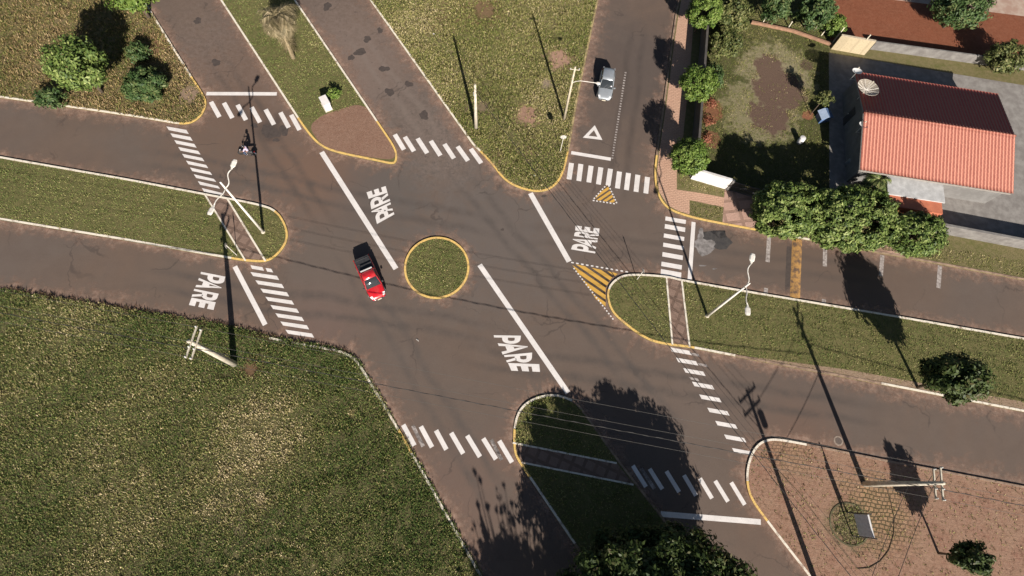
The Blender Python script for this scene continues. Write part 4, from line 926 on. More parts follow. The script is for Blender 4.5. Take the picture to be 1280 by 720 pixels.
# utility cabinet on the north median
ang = R(-60); q = P(410, 131, 0)
cb = thing('utility_cabinet', (*((P(418, 136.5)+P(404, 129))/2)[:2], .1), 'white utility cabinet on the grass tip of the north median', 'cabinet', rz=ang)
cb.location = (*(P(409, 134)[:2]), .1)
WB = paint('cabinet_white', (.80, .77, .76), (.70, .66, .64), 2, .6)
MB().box((0, 0, .5), (1.15, .68, 1.0)).build('body', WB, cb, bevel=.015); MB().box((0, 0, 1.03), (1.24, .77, .06)).build('lid', WB, cb, bevel=.02)
d_ = MB().box((.587, 0, .5), (.02, .56, .84)).build('door', WB, cb); MB().box((.605, .2, .5), (.03, .03, .12)).build('handle', DARKM, d_)
MB().box((0, 0, .03), (1.3, .82, .08)).build('plinth', CONC, cb)

# ------------------------------------------------------------------ poles, lamps, cables
def rootpt(x, y): return P(x, y, .1)
def lamp_head(t, p, d, L=.9, wd=.44):
    """cobra head lying along direction d"""
    d = np.array(d, float); d /= np.linalg.norm(d); s = np.cross([0, 0, 1], d); s /= np.linalg.norm(s); u = np.cross(d, s); p = np.array(p, float)
    secs = []
    for f, w_, h_ in [(0, .10, .05), (.18, .14, .07), (.35, .30, .11), (.8, .30, .12), (1, .22, .07)]:
        c = p+d*L*f; w2 = wd*w_/.3/2; secs.append([c-s*w2+u*h_*.1, c-s*w2*.6+u*h_*.6, c+s*w2*.6+u*h_*.6, c+s*w2+u*h_*.1, c+s*w2*.7-u*h_*.45, c-s*w2*.7-u*h_*.45])
    h = MB().loft(secs).build('lamp_head', GALV, t, smooth=False)
    MB().box(p+d*L*.6-u*.065, (L*.5, wd*.6, .03), math.atan2(d[1], d[0])).build('lens', GLS, h)
def arm_pts(a, b, sag=.25, side=0.0, n=9):
    a = np.array(a, float); b = np.array(b, float); d = b-a; s = np.array([-d[1], d[0], 0]); s /= np.linalg.norm(s)+1e-9
    return [a+d*t+s*side*math.sin(2*math.pi*t)+np.array([0, 0, sag*math.sin(math.pi*t*.5)]) for t in np.linspace(0, 1, n)]
def street_lamp(base, toppx, h, heads, junction, label, group='tall white street lamps'):
    b = rootpt(*base); t = thing('street_lamp', b, label, 'street lamp', group)
    top = np.array([0, 0, h])
    MB().tube([(0, 0, -.05), (0, 0, h*.4), (0, 0, h)], [.14, .11, .07], 12).build('pole', GALV, t, smooth=True)
    MB().lathe((0, 0, 0), [(.2, 0), (.2, .04), (.12, .12)], 12).build('base_plate', CONC, t)
    MB().lathe((0, 0, junction-.12), [(.075, 0), (.095, .02), (.095, .2), (.075, .22)], 12).build('bracket', GALV, t)
    for (x, y, z, side) in heads:
        e = P(x, y, z)-b; a = np.array([0, 0, junction]); L_ = e-a; hd = L_/np.linalg.norm(L_)
        MB().tube(arm_pts(a, e, .05, side), .048, 8).build('arm', GALV, t, smooth=True)
        lamp_head(t, e-np.array([0, 0, 0])+np.array([0, 0, .05]), [hd[0], hd[1], .05])
    return t
street_lamp((329, 290), None, 9.6, [(289.5, 212, 9.0, -.16), (268, 257, 9.0, .08)], 8.6, 'tall white double armed lamp on the west median')
street_lamp((884, 395), None, 9.3, [(938.5, 330, 8.9, -.16), (934, 381, 8.9, .08)], 8.5, 'tall white double armed lamp on the east median')
# roadside lamp with one thin arm over the grey car
b = rootpt(705, 149); t = thing('street_lamp', b, 'pale roadside lamp with one long thin arm over the grey hatchback', 'street lamp')
PALE = paint('pale_pole', (.55, .49, .38), (.42, .36, .27), 3, .8)
MB().tube([(0, 0, -.05), (0, 0, 4), (0, 0, 8.1)], [.14, .11, .08], 10).build('pole', PALE, t, smooth=True)
e = P(744, 103.5, 6.5)-b; a = np.array([0, 0, 5.7])
MB().tube([a, a+(e-a)*np.array([.12, .12, .55]), a+(e-a)*np.array([.35, .35, .9]), e], .03, 8).build('arm', GALV, t, smooth=True)
lamp_head(t, e, [e[0], e[1], 0], .5, .3); MB().tube([(-.45, .05, 7.7), (.45, -.05, 7.7)], .04, 6).build('crossbar', PALE, t)
for s in (-.4, 0, .4): MB().lathe((s, 0, 7.74), [(.03, 0), (.055, .06), (.04, .14)], 8).build('insulator', INSUL, t)

def utility_pole(base, h, arms, label, thick=.16, ax=(-.33, .94), world=False, extra=True):
    """arms: heights of crossarms; ax: horizontal direction of the crossarms"""
    b = np.array([base[0], base[1], .1]) if world else rootpt(*base); t = thing('utility_pole', b, label, 'utility pole', 'concrete utility poles')
    ax = np.array(ax)/np.hypot(*ax)
    MB().tube([(0, 0, -.1), (0, 0, h*.5), (0, 0, h)], [thick*1.45, thick*1.1, thick*.75], 10).build('pole', CONC, t, smooth=True)
    for z, L in arms:
        c = np.array([-ax[1], ax[0]])*.14
        MB().box((c[0], c[1], z), (L, .10, .12), math.atan2(ax[1], ax[0])).build('crossarm', CONC, t)
        for s in (-.25, .25): MB().tube([(ax[0]*L*s, ax[1]*L*s, z), (0, 0, z-.6)], .02, 5).build('brace', DARKM, t)
        for s in (-.47, -.05 if L < 2 else .16, .47):
            MB().lathe((c[0]+ax[0]*L*s, c[1]+ax[1]*L*s, z+.06), [(.03, 0), (.07, .05), (.05, .12), (.065, .16), (.03, .2)], 10).build('insulator', INSUL, t)
    if extra:
        for k, z in enumerate((h*.80, h*.77, h*.74)): MB().lathe((-.22*ax[1], .22*ax[0], z), [(.04, -.06), (.07, 0), (.04, .06)], 8).build('spool', INSUL, t)
    return t, b
axU = (P(228, 443, 8.4)-P(240, 409, 8.4))[:2]
U, bU = utility_pole((293, 455), 8.5, [(8.3, 2.5), (7.5, 2.4)], 'thick concrete utility pole with double crossarms in the field grass', .20, axU)
E_, bE = utility_pole((1080, 605), 9.3, [(8.9, 2.4), (8.2, 2.2)], 'concrete utility pole at the upper edge of the paved island', .17, axU)
S_, bS = utility_pole((27.57, -7.89), 9.4, [(9.1, 2.2), (8.4, 2.2)], 'concrete utility pole near the bottom of the paved island', .17, (.74, .67), True)
MB().lathe((.45, .35, 7.3), [(.22, 0), (.28, .06), (.28, .7), (.2, .8)], 14).build('transformer', paint('transformer_grey', (.3, .31, .32), None, 5, .5), S_, smooth=False)
N_, bN = utility_pole((595, 160), 6.9, [], 'slim concrete utility pole in the rough triangle of grass', .14, (.74, .67))
e = P(594, 105, 6.6)-bN; MB().tube([(0, 0, 6.3), (e[0]*.3, e[1]*.3, 6.75), (e[0]*.8, e[1]*.8, 6.7), (e[0], e[1], 6.4)], .03, 6).build('hook_arm', GALV, N_, smooth=True)
W_, bW = utility_pole((-78, 20.6), 8.6, [(8.4, 2.5), (7.6, 2.4)], 'utility pole beyond the left edge carrying the same wires', .2, axU, True)
F_, bF = utility_pole((89, -9.8), 9.3, [(8.9, 2.4), (8.2, 2.2)], 'utility pole beyond the right edge carrying the same wires', .14, axU, True)
G_, bG = utility_pole((-31, 80), 7.5, [], 'slim utility pole beyond the top edge in the rough grass', .11, (.74, .67), True)

def cable(a, b, sag, r, m, label, group='overhead cables', twist=False, n=26):
    a = np.array(a, float); b = np.array(b, float); pts = [a+(b-a)*t-np.array([0, 0, 4*sag*t*(1-t)]) for t in np.linspace(0, 1, n)]
    mb = MB(); o = pts[0]; mb.tube([p-o for p in pts], r, 5)
    if twist:
        L = np.linalg.norm(b-a); d = (b-a)/L; s = np.cross(d, [0, 0, 1]); s /= np.linalg.norm(s); N = int(L/.35)
        tt = np.linspace(0, 1, N); mb.tube([a+(b-a)*t-np.array([0, 0, 4*sag*t*(1-t)])-o+(s*math.cos(i*1.0)+np.array([0, 0, 1])*math.sin(i*1.0))*r*1.5 for i, t in enumerate(tt)], r*.8, 4)
    ob = mb.build('overhead_cable', m, None, smooth=True, label=label, cat='cable', group=group); ob.location = Vector([float(v) for v in o])
def off(b, ax, s, z): a = np.array(ax)/np.hypot(*ax); return b+np.array([a[0]*s, a[1]*s, z])
aU = np.array(axU)/np.hypot(*axU)
CR = .011
for bb0, bb1, z0, z1, side in ((bU, bE, 8.4, 9.0, 'across the junction'), (bW, bU, 8.5, 8.4, 'running left over the field edge'), (bE, bF, 9.0, 9.0, 'running right past the paved island')):
    for s, nm in ((-1.15, 'uppermost'), (.0, 'middle'), (1.15, 'lowest')):
        cable(off(bb0, aU, s, z0+.1), off(bb1, aU, s, z1+.1), .55, CR, ALU, f'{nm} of the three bare wires {side}', 'bare power wires')
    cable(off(bb0, aU, .2, z0-1.6), off(bb1, aU, .2, z1-2.2), .8, .022, WIRE, f'thicker twisted cable below the bare wires {side}', 'twisted service cables', True)
nS = np.array([.83, .56])
for s, nm in ((-.22, 'left'), (.05, 'middle'), (.4, 'right')):
    cable(off(bN, nS, s*.6, 6.6-.3*abs(s)), off(bS, nS, s*1.8, 9.2), .6, CR, WIRE, f'{nm} wire of the diagonal line from the triangle to the paved island', 'diagonal overhead wires')
cable(off(bN, nS, 0, 5.9), off(bS, nS, 0, 7.3), .7, .022, WIRE, 'twisted cable under the diagonal wires', 'twisted service cables', True)
for s in (-.2, .2): cable(off(bG, nS, s, 7.2), off(bN, nS, s*.6, 6.6), .5, CR, WIRE, ('left' if s < 0 else 'right')+' wire running up from the slim pole in the rough grass', 'diagonal overhead wires')
for z in (5.6, 8.3): cable(off(bE, aU, .1, z), off(bS, aU, .1, z+.2), .15, .022, WIRE, ('low' if z < 7 else 'high')+' short cable linking the two island poles', 'short linking cables')

# ------------------------------------------------------------------ signs
SB = paint('sign_back', (.52, .50, .47), (.40, .38, .35), 6, .5); SR = paint('sign_red', (.55, .03, .03), None, 20, .4); SY = paint('sign_face', (.75, .75, .73), None, 20, .4)
def sign(base, h, shape, face, label, px_dir=0.0, r=.32):
    b = rootpt(*base); t = thing('road_sign', b, label, 'road sign', rz=px_dir)
    MB().tube([(0, 0, 0), (0, 0, h)], .032, 8).build('post', GALV, t)
    k = shape; n = k; a0 = math.pi/k if k == 8 else math.pi/2
    vs = [(r*math.cos(a0+2*math.pi*i/n), -.05, h-.1+r*math.sin(a0+2*math.pi*i/n)*1.0) for i in range(n)]; v2 = [(x, -.035, z) for x, y, z in vs]
    MB().add(vs+v2, [tuple(range(n)), tuple(range(2*n-1, n-1, -1))]+[(i, (i+1) % n, n+(i+1) % n, n+i) for i in range(n)]).build('plate', SB, t)
    MB().add([(x*.98, -.0505 if 0 else -.053, (z-h+.1)*.98+h-.1) for x, y, z in vs], [tuple(range(n))]).build('sign_face', face, t)
    return t
sign((700.4, 189), 2.6, 8, SR, 'octagonal stop sign on a thin post by the triangle verge', R(178))
sign((296, 319), 2.4, 8, SR, 'small stop sign on the path through the west median', R(-80), .28)
sign((796.5, 349), 2.5, 4, SY, 'small road sign on a thin post at the tip of the east median', R(-75), .26)
# steel information board on the paved island
t = thing('info_board', (*P(1061, 655)[:2], .1), 'two legged metal board standing in the round grass pit', 'board', rz=R(4))
MET, n_, b_ = newmat('ribbed_metal'); b_.inputs['Metallic'].default_value = .1; b_.inputs['Roughness'].default_value = .45
tc = n_.nodes.new('ShaderNodeTexCoord').outputs['Object']; c_ = mix(n_, ramp(n_, noise(n_, 3, 4, .7, tc), .3, .7), (.66, .72, .80), (.46, .51, .58)); n_.links.new(c_, b_.inputs['Base Color'])
for s in (-.92, .92): MB().tube([(0, s, -.1), (0, s, 3.3)], .05, 8).build('leg', DARKM, t)
mb = MB(); mb.box((0, 0, 1.95), (.10, 1.70, 1.8))
for i in range(6): mb.box((-.06, -.75+.3*i, 1.95), (.03, .05, 1.75))
mb.build('panel', MET, t); MB().box((0, 0, 2.89), (.14, 1.74, .06)).build('top_rail', WW, t, bevel=.01)
MB().lathe((0, 0, -.1), [(1.75, .0), (1.75, .14), (1.62, .14), (1.62, .02)], 40).build('pit_rim', paint('mossy_edging', (.14, .13, .07), (.08, .07, .035), 2, .95), t)
RINGM = paint('soil_stained_edging', (.16, .11, .07), (.08, .055, .03), 2, .95)
# curved kerb ring of the island's paved circle
mb = MB(); pts = [P(x, y, .14) for x, y in chaikin([(1040, 690), (1072, 712), (1098, 705), (1114, 686), (1119, 655), (1112, 625), (1104, 600), (1104, 598), (1112, 625), (1117, 655), (1112, 684), (1097, 702), (1072, 708), (1041, 687)], (0, 6, 7, 13), 2)]
k_ = len(pts)//2
mb.tube([P(x, y, .12) for x, y in [(952, 566), (1000, 617), (1040, 672), (1072, 711)]], .03, 5); mb.tube([P(x, y, .11) for x, y in [(1072, 711), (1086, 710), (1100, 702), (1111, 688), (1117, 668), (1118, 648), (1113, 625), (1105, 600)]], .045, 6); mb.build('ring_kerb', RINGM, top_of('paved_island'))
# litter: small pale pieces
LIT = paint('litter_pale', (.75, .72, .68), None, 20, .7)
for i, (x, y, lb) in enumerate([(542, 43, 'scrap of white litter in the rough grass near the top'), (522, 425, 'pale crumpled paper on the asphalt below the pickup'), (668, 220, 'white scrap in the grass at the tip of the triangle')]):
    q = P(x, y, .02 if i == 1 else .16); mb = MB(); r_ = random.Random(i)
    mb.add([(r_.uniform(-.16, .16), r_.uniform(-.12, .12), r_.uniform(0, .08)) for _ in range(7)], [(0, 1, 2), (1, 2, 3), (2, 3, 4), (3, 4, 5), (4, 5, 6), (0, 2, 5)])
    o = mb.build('litter', LIT, None, label=lb, cat='litter', group='pale scraps of litter'); o.location = Vector([float(v) for v in q])
# old tyre lying under the wide tree
q = P(795, 673, .1); t = MB().lathe((0, 0, .09), [(.16, -.06), (.27, -.08), (.31, 0), (.27, .08), (.16, .06)], 20).build('old_tyre', paint('dusty_rubber', (.20, .19, .18), (.12, .11, .1), 8, .9), None, smooth=True, label='pale round tyre lying in the shade of the south median', cat='tyre'); t.location = Vector([float(v) for v in q])

# ------------------------------------------------------------------ vehicles
RUB = paint('tyre_rubber', (.025, .025, .026), None, 30, .9); RIM = paint('alloy', (.5, .5, .51), None, 30, .35, metal=.8); CHR = paint('chrome', (.7, .7, .7), None, 30, .2, metal=1)
HL_ = paint('headlight_glass', (.75, .76, .78), None, 30, .12); TL = paint('tail_light', (.4, .01, .01), None, 30, .2)
def carpaint(name, col, rough=.3, metal=.0):
    m, n, b = newmat(name); tc = n.nodes.new('ShaderNodeTexCoord').outputs['Object']
    c = mix(n, math_(n, 'MULTIPLY', ramp(n, noise(n, 3, 5, .7, tc), .4, .75), .25), col, (.25, .18, .14)); n.links.new(c, b.inputs['Base Color'])
    b.inputs['Roughness'].default_value = rough; b.inputs['Metallic'].default_value = metal; b.inputs['Coat Weight'].default_value = .6; b.inputs['Coat Roughness'].default_value = .12; return m
def sec(x, hw, z0, z1, tumble=.0, crown=.03):
    """one cross section of a car body: rounded box, half width hw, z0..z1"""
    zs = z0+(z1-z0)*.55
    return [(x, -hw*.86, z0), (x, -hw*.99, z0+.10), (x, -hw, zs), (x, -hw*(.95-tumble), z1-.05), (x, -hw*(.84-tumble), z1), (x, 0, z1+crown), (x, hw*(.84-tumble), z1), (x, hw*(.95-tumble), z1-.05), (x, hw, zs), (x, hw*.99, z0+.10), (x, hw*.86, z0), (x, 0, z0)]
def wheel(t, x, y, r=.30, wd=.19):
    s = 1 if y > 0 else -1
    wv = MB().lathe((x, y-s*wd/2, r), [(r*.62, -wd/2), (r*.93, -wd/2), (r, -wd*.3), (r, wd*.3), (r*.93, wd/2), (r*.62, wd/2)], 22, 'Y').build('wheel', RUB, t, smooth=False)
    mb = MB().lathe((x, y-s*wd/2+s*wd*.42, r), [(r*.6, -.01), (r*.6, .01), (r*.12, .02*s)], 20, 'Y'); mb.build('rim', RIM, wv)
def arches(t, xs, hw, r=.36):
    for x in xs:
        for s in (-1, 1): MB().lathe((x, s*(hw-.012), .33), [(r, -.02), (r, .02)], 20, 'Y').build('wheel_arch', DARKM, t)
def hatchback(loc, rz, label):
    body_m = carpaint('silver_car_paint', (.42, .46, .50), .26, .45); t = thing('hatchback_car', loc, label, 'car', rz=rz)
    S = [(-1.86, .66, .34, .72), (-1.80, .75, .22, .86), (-1.5, .81, .18, .92), (-.6, .83, .17, .93), (.4, .83, .17, .92), (.75, .82, .17, .90), (1.2, .80, .19, .83), (1.6, .74, .22, .74), (1.83, .62, .28, .62), (1.90, .50, .34, .52)]
    MB().loft([sec(*s) for s in S]).build('body', body_m, t, subsurf=1)
    # glasshouse: dark glass volume with the painted roof laid over it
    G = [(-1.74, .62, .88, .96), (-1.52, .62, .88, 1.40), (-1.1, .63, .88, 1.455), (-.3, .64, .88, 1.46), (.10, .62, .88, 1.40), (.78, .66, .88, .93)]
    def gs(x, hw, z0, z1): return [(x, -hw*1.14, z0), (x, -hw*1.08, z0+(z1-z0)*.4), (x, -hw*.98, z0+(z1-z0)*.88), (x, -hw*.8, z1), (x, 0, z1+.02), (x, hw*.8, z1), (x, hw*.98, z0+(z1-z0)*.88), (x, hw*1.08, z0+(z1-z0)*.4), (x, hw*1.14, z0)]
    MB().loft([gs(*g) for g in G]).build('windows', GLS, t, smooth=True)
    roof = [(-1.62, .57, 1.25), (-1.52, .60, 1.415), (-1.1, .62, 1.475), (-.3, .63, 1.48), (.06, .61, 1.43)]
    MB().loft([[(x, -hw, z-.06), (x, -hw*.86, z), (x, 0, z+.028), (x, hw*.86, z), (x, hw, z-.06), (x, 0, z-.07)] for x, hw, z in roof]).build('roof', body_m, t, smooth=True)
    mb = MB()
    for s in (-1, 1):
        mb.tube([(.08, s*.60, 1.41), (.80, s*.73, .92)], .035, 6); mb.tube([(-1.55, s*.60, 1.38), (-1.76, s*.68, .92)], .05, 6); mb.tube([(-.42, s*.625, 1.44), (-.38, s*.73, .92)], .03, 6)
    mb.build('pillars', body_m, t)
    for s in (-1, 1):
        MB().box((.62, s*.90, .99), (.16, .17, .12), taper=.8).build('mirror', body_m, t, bevel=.03)
        MB().loft([[(1.58, s*.50, .60), (1.58, s*.72, .60), (1.58, s*.72, .73), (1.58, s*.50, .755)], [(1.84, s*.42, .52), (1.80, s*.60, .52), (1.80, s*.60, .61), (1.84, s*.42, .62)]]).build('headlight', HL_, t, bevel=.01)
        MB().box((-1.79, s*.64, .80), (.12, .16, .28)).build('tail_light', TL, t, bevel=.02)
    MB().box((1.89, 0, .46), (.04, .62, .10)).build('grille', DARKM, t); MB().box((1.915, 0, .36), (.02, .40, .11)).build('number_plate', PW, t); MB().box((-1.88, 0, .5), (.02, .40, .11)).build('number_plate', PW, t)
    mb = MB()
    for s in (-.3, .15): mb.tube([(.80, s*.9, .945), (.45, s*.9+.35, 1.17)], .012, 4)
    mb.build('wiper', DARKM, t)
    for x in (-1.2, 1.2):
        for s in (-1, 1): wheel(t, x, s*.83)
    arches(t, (-1.2, 1.2), .825); return t
pf, pr_ = P(755, 123.5, .4), P(761, 87, .9); h = math.atan2((pf-pr_)[1], (pf-pr_)[0]); c = (pf+pr_)/2
hatchback((c[0], c[1], .0), h, 'silver hatchback car driving down the top road under the lamp arm')

def pickup(loc, rz, label):
    red = carpaint('red_car_paint', (.50, .008, .018), .25); t = thing('pickup_truck', loc, label, 'pickup', rz=rz)
    S = [(-2.20, .76, .34, .78), (-2.15, .80, .26, .92), (-1.4, .83, .22, .96), (-.3, .83, .20, .97), (.6, .83, .20, .96), (1.0, .82, .20, .94), (1.5, .80, .22, .87), (1.9, .74, .25, .76), (2.10, .62, .30, .64), (2.17, .48, .36, .54)]
    MB().loft([sec(*s) for s in S]).build('body', red, t, subsurf=1)
    BEDC = paint('tonneau_vinyl', (.022, .022, .025), (.035, .035, .038), 5, .6)
    mb = MB(); mb.loft([[(x, -.71, .985), (x, -.69, 1.02), (x, 0, 1.035), (x, .69, 1.02), (x, .71, .985)] for x in (-2.12, -1.3, -.55)]); mb.build('bed_cover', BEDC, t)
    mb = MB()
    for x in (-1.9, -1.45, -1.0): mb.tube([(x, -.69, 1.03), (x, 0, 1.045), (x, .69, 1.03)], .018, 5)
    mb.build('cover_bows', BEDC, t)
    G = [(-.52, .64, .94, 1.12), (-.42, .63, .94, 1.44), (.0, .63, .94, 1.50), (.40, .62, .94, 1.45), (1.08, .67, .92, .97)]
    def gs(x, hw, z0, z1): return [(x, -hw*1.15, z0), (x, -hw*1.08, z0+(z1-z0)*.4), (x, -hw*.98, z0+(z1-z0)*.88), (x, -hw*.8, z1), (x, 0, z1+.02), (x, hw*.8, z1), (x, hw*.98, z0+(z1-z0)*.88), (x, hw*1.08, z0+(z1-z0)*.4), (x, hw*1.15, z0)]
    MB().loft([gs(*g) for g in G]).build('windows', GLS, t, smooth=True)
    MB().loft([[(x, -hw, z-.06), (x, -hw*.86, z), (x, 0, z+.028), (x, hw*.86, z), (x, hw, z-.06), (x, 0, z-.07)] for x, hw, z in [(-.50, .60, 1.40), (-.42, .62, 1.47), (.0, .63, 1.52), (.38, .61, 1.475)]]).build('roof', red, t, smooth=True)
    mb = MB()
    for s in (-1, 1): mb.tube([(.36, s*.60, 1.45), (1.10, s*.74, .96)], .035, 6); mb.tube([(-.46, s*.60, 1.42), (-.52, s*.72, .95)], .05, 6)
    mb.build('pillars', red, t)
    MB().tube([(-.62, -.56, 1.0), (-.60, -.56, 1.50), (-.60, .56, 1.50), (-.62, .56, 1.0)], .035, 6).build('rollover_bar', CHR, t)
    MB().box((-.55, 0, 1.545), (.12, 1.1, .05)).build('roof_bar', WW, t, bevel=.01)
    for s in (-1, 1):
        MB().box((.90, s*.92, 1.03), (.17, .18, .14), taper=.8).build('mirror', DARKM, t, bevel=.03)
        MB().loft([[(1.80, s*.50, .62), (1.80, s*.74, .62), (1.80, s*.74, .76), (1.80, s*.50, .79)], [(2.10, s*.42, .54), (2.04, s*.62, .54), (2.04, s*.62, .64), (2.10, s*.42, .66)]]).build('headlight', HL_, t, bevel=.01)
        MB().box((-2.17, s*.72, .72), (.06, .12, .3)).build('tail_light', TL, t)
    MB().box((2.15, 0, .50), (.06, .66, .14)).build('grille', CHR, t); MB().box((2.20, 0, .36), (.03, .40, .11)).build('number_plate', PW, t); MB().box((2.12, 0, .33), (.14, 1.30, .12)).build('bumper', CHR, t, bevel=.03)
    mb = MB()
    for s in (-.3, .15): mb.tube([(1.06, s*.9, .985), (.72, s*.9+.35, 1.22)], .012, 4)
    mb.build('wiper', DARKM, t)
    for x in (-1.38, 1.38):
        for s in (-1, 1): wheel(t, x, s*.84, .31)
    arches(t, (-1.38, 1.38), .83); return t
pf, pr_ = P(474, 372.5, .5), P(451, 322, .95); h = math.atan2((pf-pr_)[1], (pf-pr_)[0]); c = (pf+pr_)/2
pickup((c[0], c[1], .0), h, 'small red pickup with black bed cover turning beside the roundabout')

# ------------------------------------------------------------------ motorcycle and rider
mc_ = (P(299, 190, .5)+P(317, 191, .5))/2; hd = R(180-4)
t = thing('motorcycle', (mc_[0], mc_[1], 0), 'small dark motorcycle heading left near the upper crosswalk', 'motorcycle', rz=hd)
MRED = carpaint('motorcycle_paint', (.06, .07, .10), .3)
for x in (-.62, .66):
    wv = MB().lathe((x, 0, .29), [(.21, -.045), (.28, -.04), (.295, 0), (.28, .04), (.21, .045)], 22, 'Y').build('wheel', RUB, t, smooth=True)
    MB().lathe((x, 0, .29), [(.19, -.012), (.205, -.03), (.205, .03), (.19, .012)], 18, 'Y').build('rim', RIM, wv)
MB().tube([(.66, .07, .29), (.50, .07, .62), (.36, .05, .98)], .022, 6).build('fork', CHR, t); MB().tube([(.66, -.07, .29), (.50, -.07, .62), (.36, -.05, .98)], .022, 6).build('fork', CHR, t)
MB().tube([(.30, -.34, 1.03), (.36, -.14, 1.0), (.38, 0, .98), (.36, .14, 1.0), (.30, .34, 1.03)], .014, 6).build('handlebar', CHR, t, smooth=True)
MB().loft([[(x, -w_, z-.1), (x, -w_*.8, z+.05), (x, 0, z+.08), (x, w_*.8, z+.05), (x, w_, z-.1), (x, 0, z-.14)] for x, w_, z in [(.0, .09, .74), (.12, .14, .78), (.28, .11, .78), (.36, .05, .76)]]).build('fuel_tank', MRED, t, smooth=True)
MB().loft([[(x, -w_, z-.06), (x, -w_, z), (x, 0, z+.02), (x, w_, z), (x, w_, z-.06)] for x, w_, z in [(.02, .08, .74), (-.2, .13, .73), (-.5, .12, .76), (-.72, .08, .78)]]).build('seat', DARKM, t, smooth=True)
MB().tube([(.34, 0, .85), (.05, 0, .62), (.0, 0, .32), (-.25, 0, .30), (-.62, 0, .29)], .03, 6).build('frame', DARKM, t); MB().box((.08, 0, .38), (.30, .24, .26), taper=.8).build('engine', RIM, t, bevel=.03)
MB().tube([(.15, .13, .28), (-.25, .16, .26), (-.75, .17, .34)], [.022, .035, .045], 8).build('exhaust', CHR, t)
MB().lathe((.47, 0, .86), [(.04, -.08), (.09, -.02), (.09, .04), (.07, .05)], 14, 'X').build('headlight', HL_, t)
MB().tube([(.44+.3*math.cos(a), 0, .29+.33*math.sin(a)) for a in np.linspace(.1, 1.6, 6)], .05, 5).build('front_mudguard', MRED, t); MB().tube([(-.62-.34*math.cos(a), 0, .29+.36*math.sin(a)) for a in np.linspace(.3, 1.6, 6)], .05, 5).build('rear_mudguard', MRED, t)
for s in (-1, 1):
    MB().tube([(.33, s*.24, 1.03), (.30, s*.30, 1.18)], .008, 4).build('mirror_stem', DARKM, t); MB().lathe((.30, s*.31, 1.2), [(.05, -.01), (.055, 0), (.05, .01)], 12, 'X').build('mirror', CHR, t)
MB().box((-.86, 0, .74), (.05, .12, .07)).build('tail_light', TL, t)

def skinmesh(name, chains, m, parent, lv=1, **kw):
    """chains: lists of ((x,y,z), r); the first point of a later chain may be an index tuple (chain, i) to join"""
    V = []; Rr = []; E = []; idx = {}
    for ci, ch in enumerate(chains):
        prev = None
        for k, it in enumerate(ch):
            if isinstance(it[0], int): prev = idx[it]; continue
            V.append(it[0]); Rr.append(it[1]); idx[(ci, k)] = len(V)-1
            if prev is not None: E.append((prev, len(V)-1))
            prev = len(V)-1
    me = bpy.data.meshes.new(name); me.from_pydata(V, E, []); me.materials.append(m); o = bpy.data.objects.new(name, me)
    link(o, parent, **kw); sk = o.modifiers.new('skin', 'SKIN'); sk.use_smooth_shade = True
    if not me.skin_vertices: 
        bpy.context.view_layer.objects.active = o
    lay = me.skin_vertices[0] if me.skin_vertices else None
    if lay is None:
        bm = bmesh.new(); bm.from_mesh(me); ly = bm.verts.layers.skin.verify(); bm.verts.ensure_lookup_table()
        for i, v in enumerate(bm.verts): v[ly].radius = (Rr[i], Rr[i])
        bm.verts[0][ly].use_root = True; bm.to_mesh(me); bm.free()
    else:
        for i, s in enumerate(lay.data): s.radius = (Rr[i], Rr[i])
        lay.data[0].use_root = True
    ss = o.modifiers.new('s', 'SUBSURF'); ss.levels = ss.render_levels = lv
    return o
SKIN = paint('skin', (.30, .16, .10), None, 20, .6); SHIRT = paint('light_shirt', (.46, .58, .76), (.60, .42, .55), 8, .85); JEANS = paint('dark_jeans', (.05, .075, .14), None, 12, .9)
HELM = carpaint('helmet_paint', (.035, .035, .04), .25); SHOE = paint('shoe', (.05, .045, .04), None, 20, .8)
rd = thing('person', (mc_[0], mc_[1], 0), 'rider in a light blue shirt and dark helmet sitting on the motorcycle', 'person', rz=hd)
def sym(s):
    hand = [((.30, s*.33, 1.07), .038), ((.345, s*.335, 1.075), .034)]
    fing = [[((.345, s*(.30+.022*k), 1.085), .010), ((.385, s*(.30+.022*k), 1.075), .009), ((.395, s*(.30+.022*k), 1.045), .008), ((.375, s*(.30+.022*k), 1.025), .007)] for k in range(4)]
    return hand, fing
chains = [[((-.26, 0, .84), .13), ((-.25, 0, .98), .125), ((-.20, 0, 1.16), .14), ((-.15, 0, 1.30), .12), ((-.12, 0, 1.38), .055), ((-.09, 0, 1.44), .055), ((-.07, 0, 1.52), .09), ((-.065, 0, 1.60), .085)]]
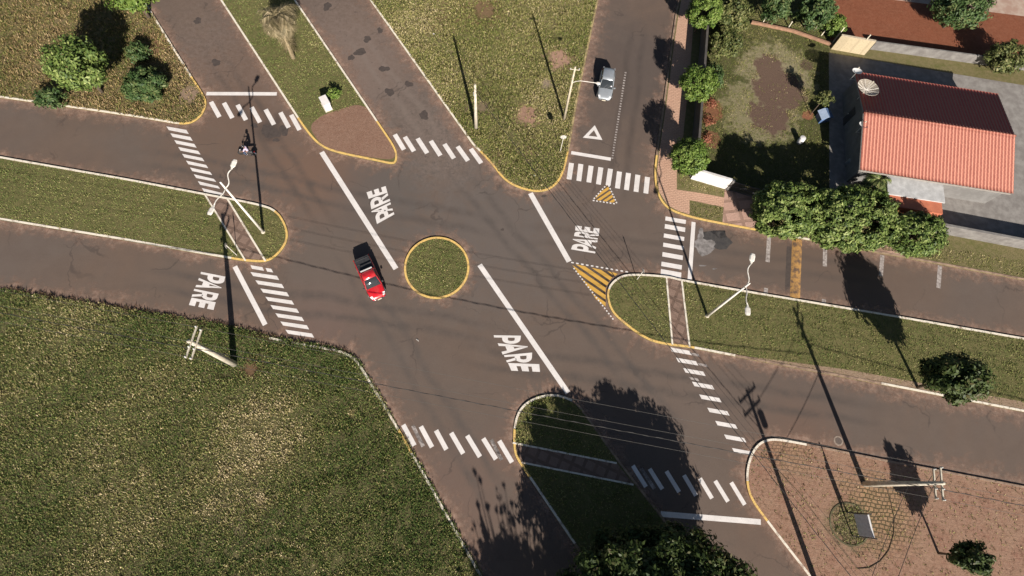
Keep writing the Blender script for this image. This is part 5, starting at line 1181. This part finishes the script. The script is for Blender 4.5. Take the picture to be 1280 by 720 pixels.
for s in (-1, 1):
    chains.append([(0, 3), ((-.14, s*.16, 1.33), .07), ((-.02, s*.27, 1.16), .048), ((.10, s*.31, 1.08), .04), ((.27, s*.325, 1.07), .027), ((.325, s*.33, 1.075), .036)])
    a = len(chains)-1
    for k in range(4): chains.append([(a, 5), ((.36, s*(.296+.021*k), 1.085), .0095), ((.39, s*(.296+.021*k), 1.07), .009), ((.392, s*(.296+.021*k), 1.04-.003*k), .008), ((.37, s*(.296+.021*k), 1.022), .007)])
    chains.append([(a, 5), ((.325, s*.285, 1.06), .011), ((.345, s*.265, 1.035), .010), ((.362, s*.262, 1.02), .008)])
    chains.append([(0, 0), ((-.20, s*.11, .83), .10), ((.14, s*.20, .74), .075), ((.10, s*.20, .55), .055), ((-.02, s*.19, .30), .042), ((.10, s*.19, .24), .035)])
body = skinmesh('body', chains, SKIN, rd)
sh = [[((-.26, 0, .86), .145), ((-.25, 0, .99), .14), ((-.20, 0, 1.16), .155), ((-.15, 0, 1.30), .135), ((-.13, 0, 1.36), .075)]]
for s in (-1, 1): sh.append([(0, 3), ((-.14, s*.16, 1.33), .085), ((-.02, s*.27, 1.16), .064), ((.02, s*.285, 1.13), .06)])
skinmesh('shirt', sh, SHIRT, rd)
jn = [[((-.27, 0, .82), .14), ((-.26, 0, .90), .14)]]
for s in (-1, 1): jn.append([(0, 0), ((-.20, s*.11, .82), .112), ((.14, s*.20, .745), .088), ((.10, s*.20, .55), .068), ((-.01, s*.19, .33), .055)])
skinmesh('jeans', jn, JEANS, rd)
for s in (-1, 1): MB().loft([[(x, s*.19-w_, .17), (x, s*.19-w_, z), (x, s*.19+w_, z), (x, s*.19+w_, .17)] for x, w_, z in [(-.08, .035, .28), (.02, .042, .27), (.12, .045, .23), (.19, .035, .20)]]).build('shoe', SHOE, rd, bevel=.01)
MB().lathe((-.065, 0, 1.50), [(.10, 0), (.135, .05), (.142, .12), (.12, .20), (.07, .245), (.01, .255)], 20).build('helmet', HELM, rd, smooth=True)
MB().loft([[(.02+.055*math.cos(a), .12*math.sin(a), z) for a in np.linspace(-1.3, 1.3, 7)]+[(.01+.03*math.cos(a), .10*math.sin(a), z) for a in np.linspace(1.3, -1.3, 7)] for z in (1.54, 1.63)]).build('visor', GLS, rd)
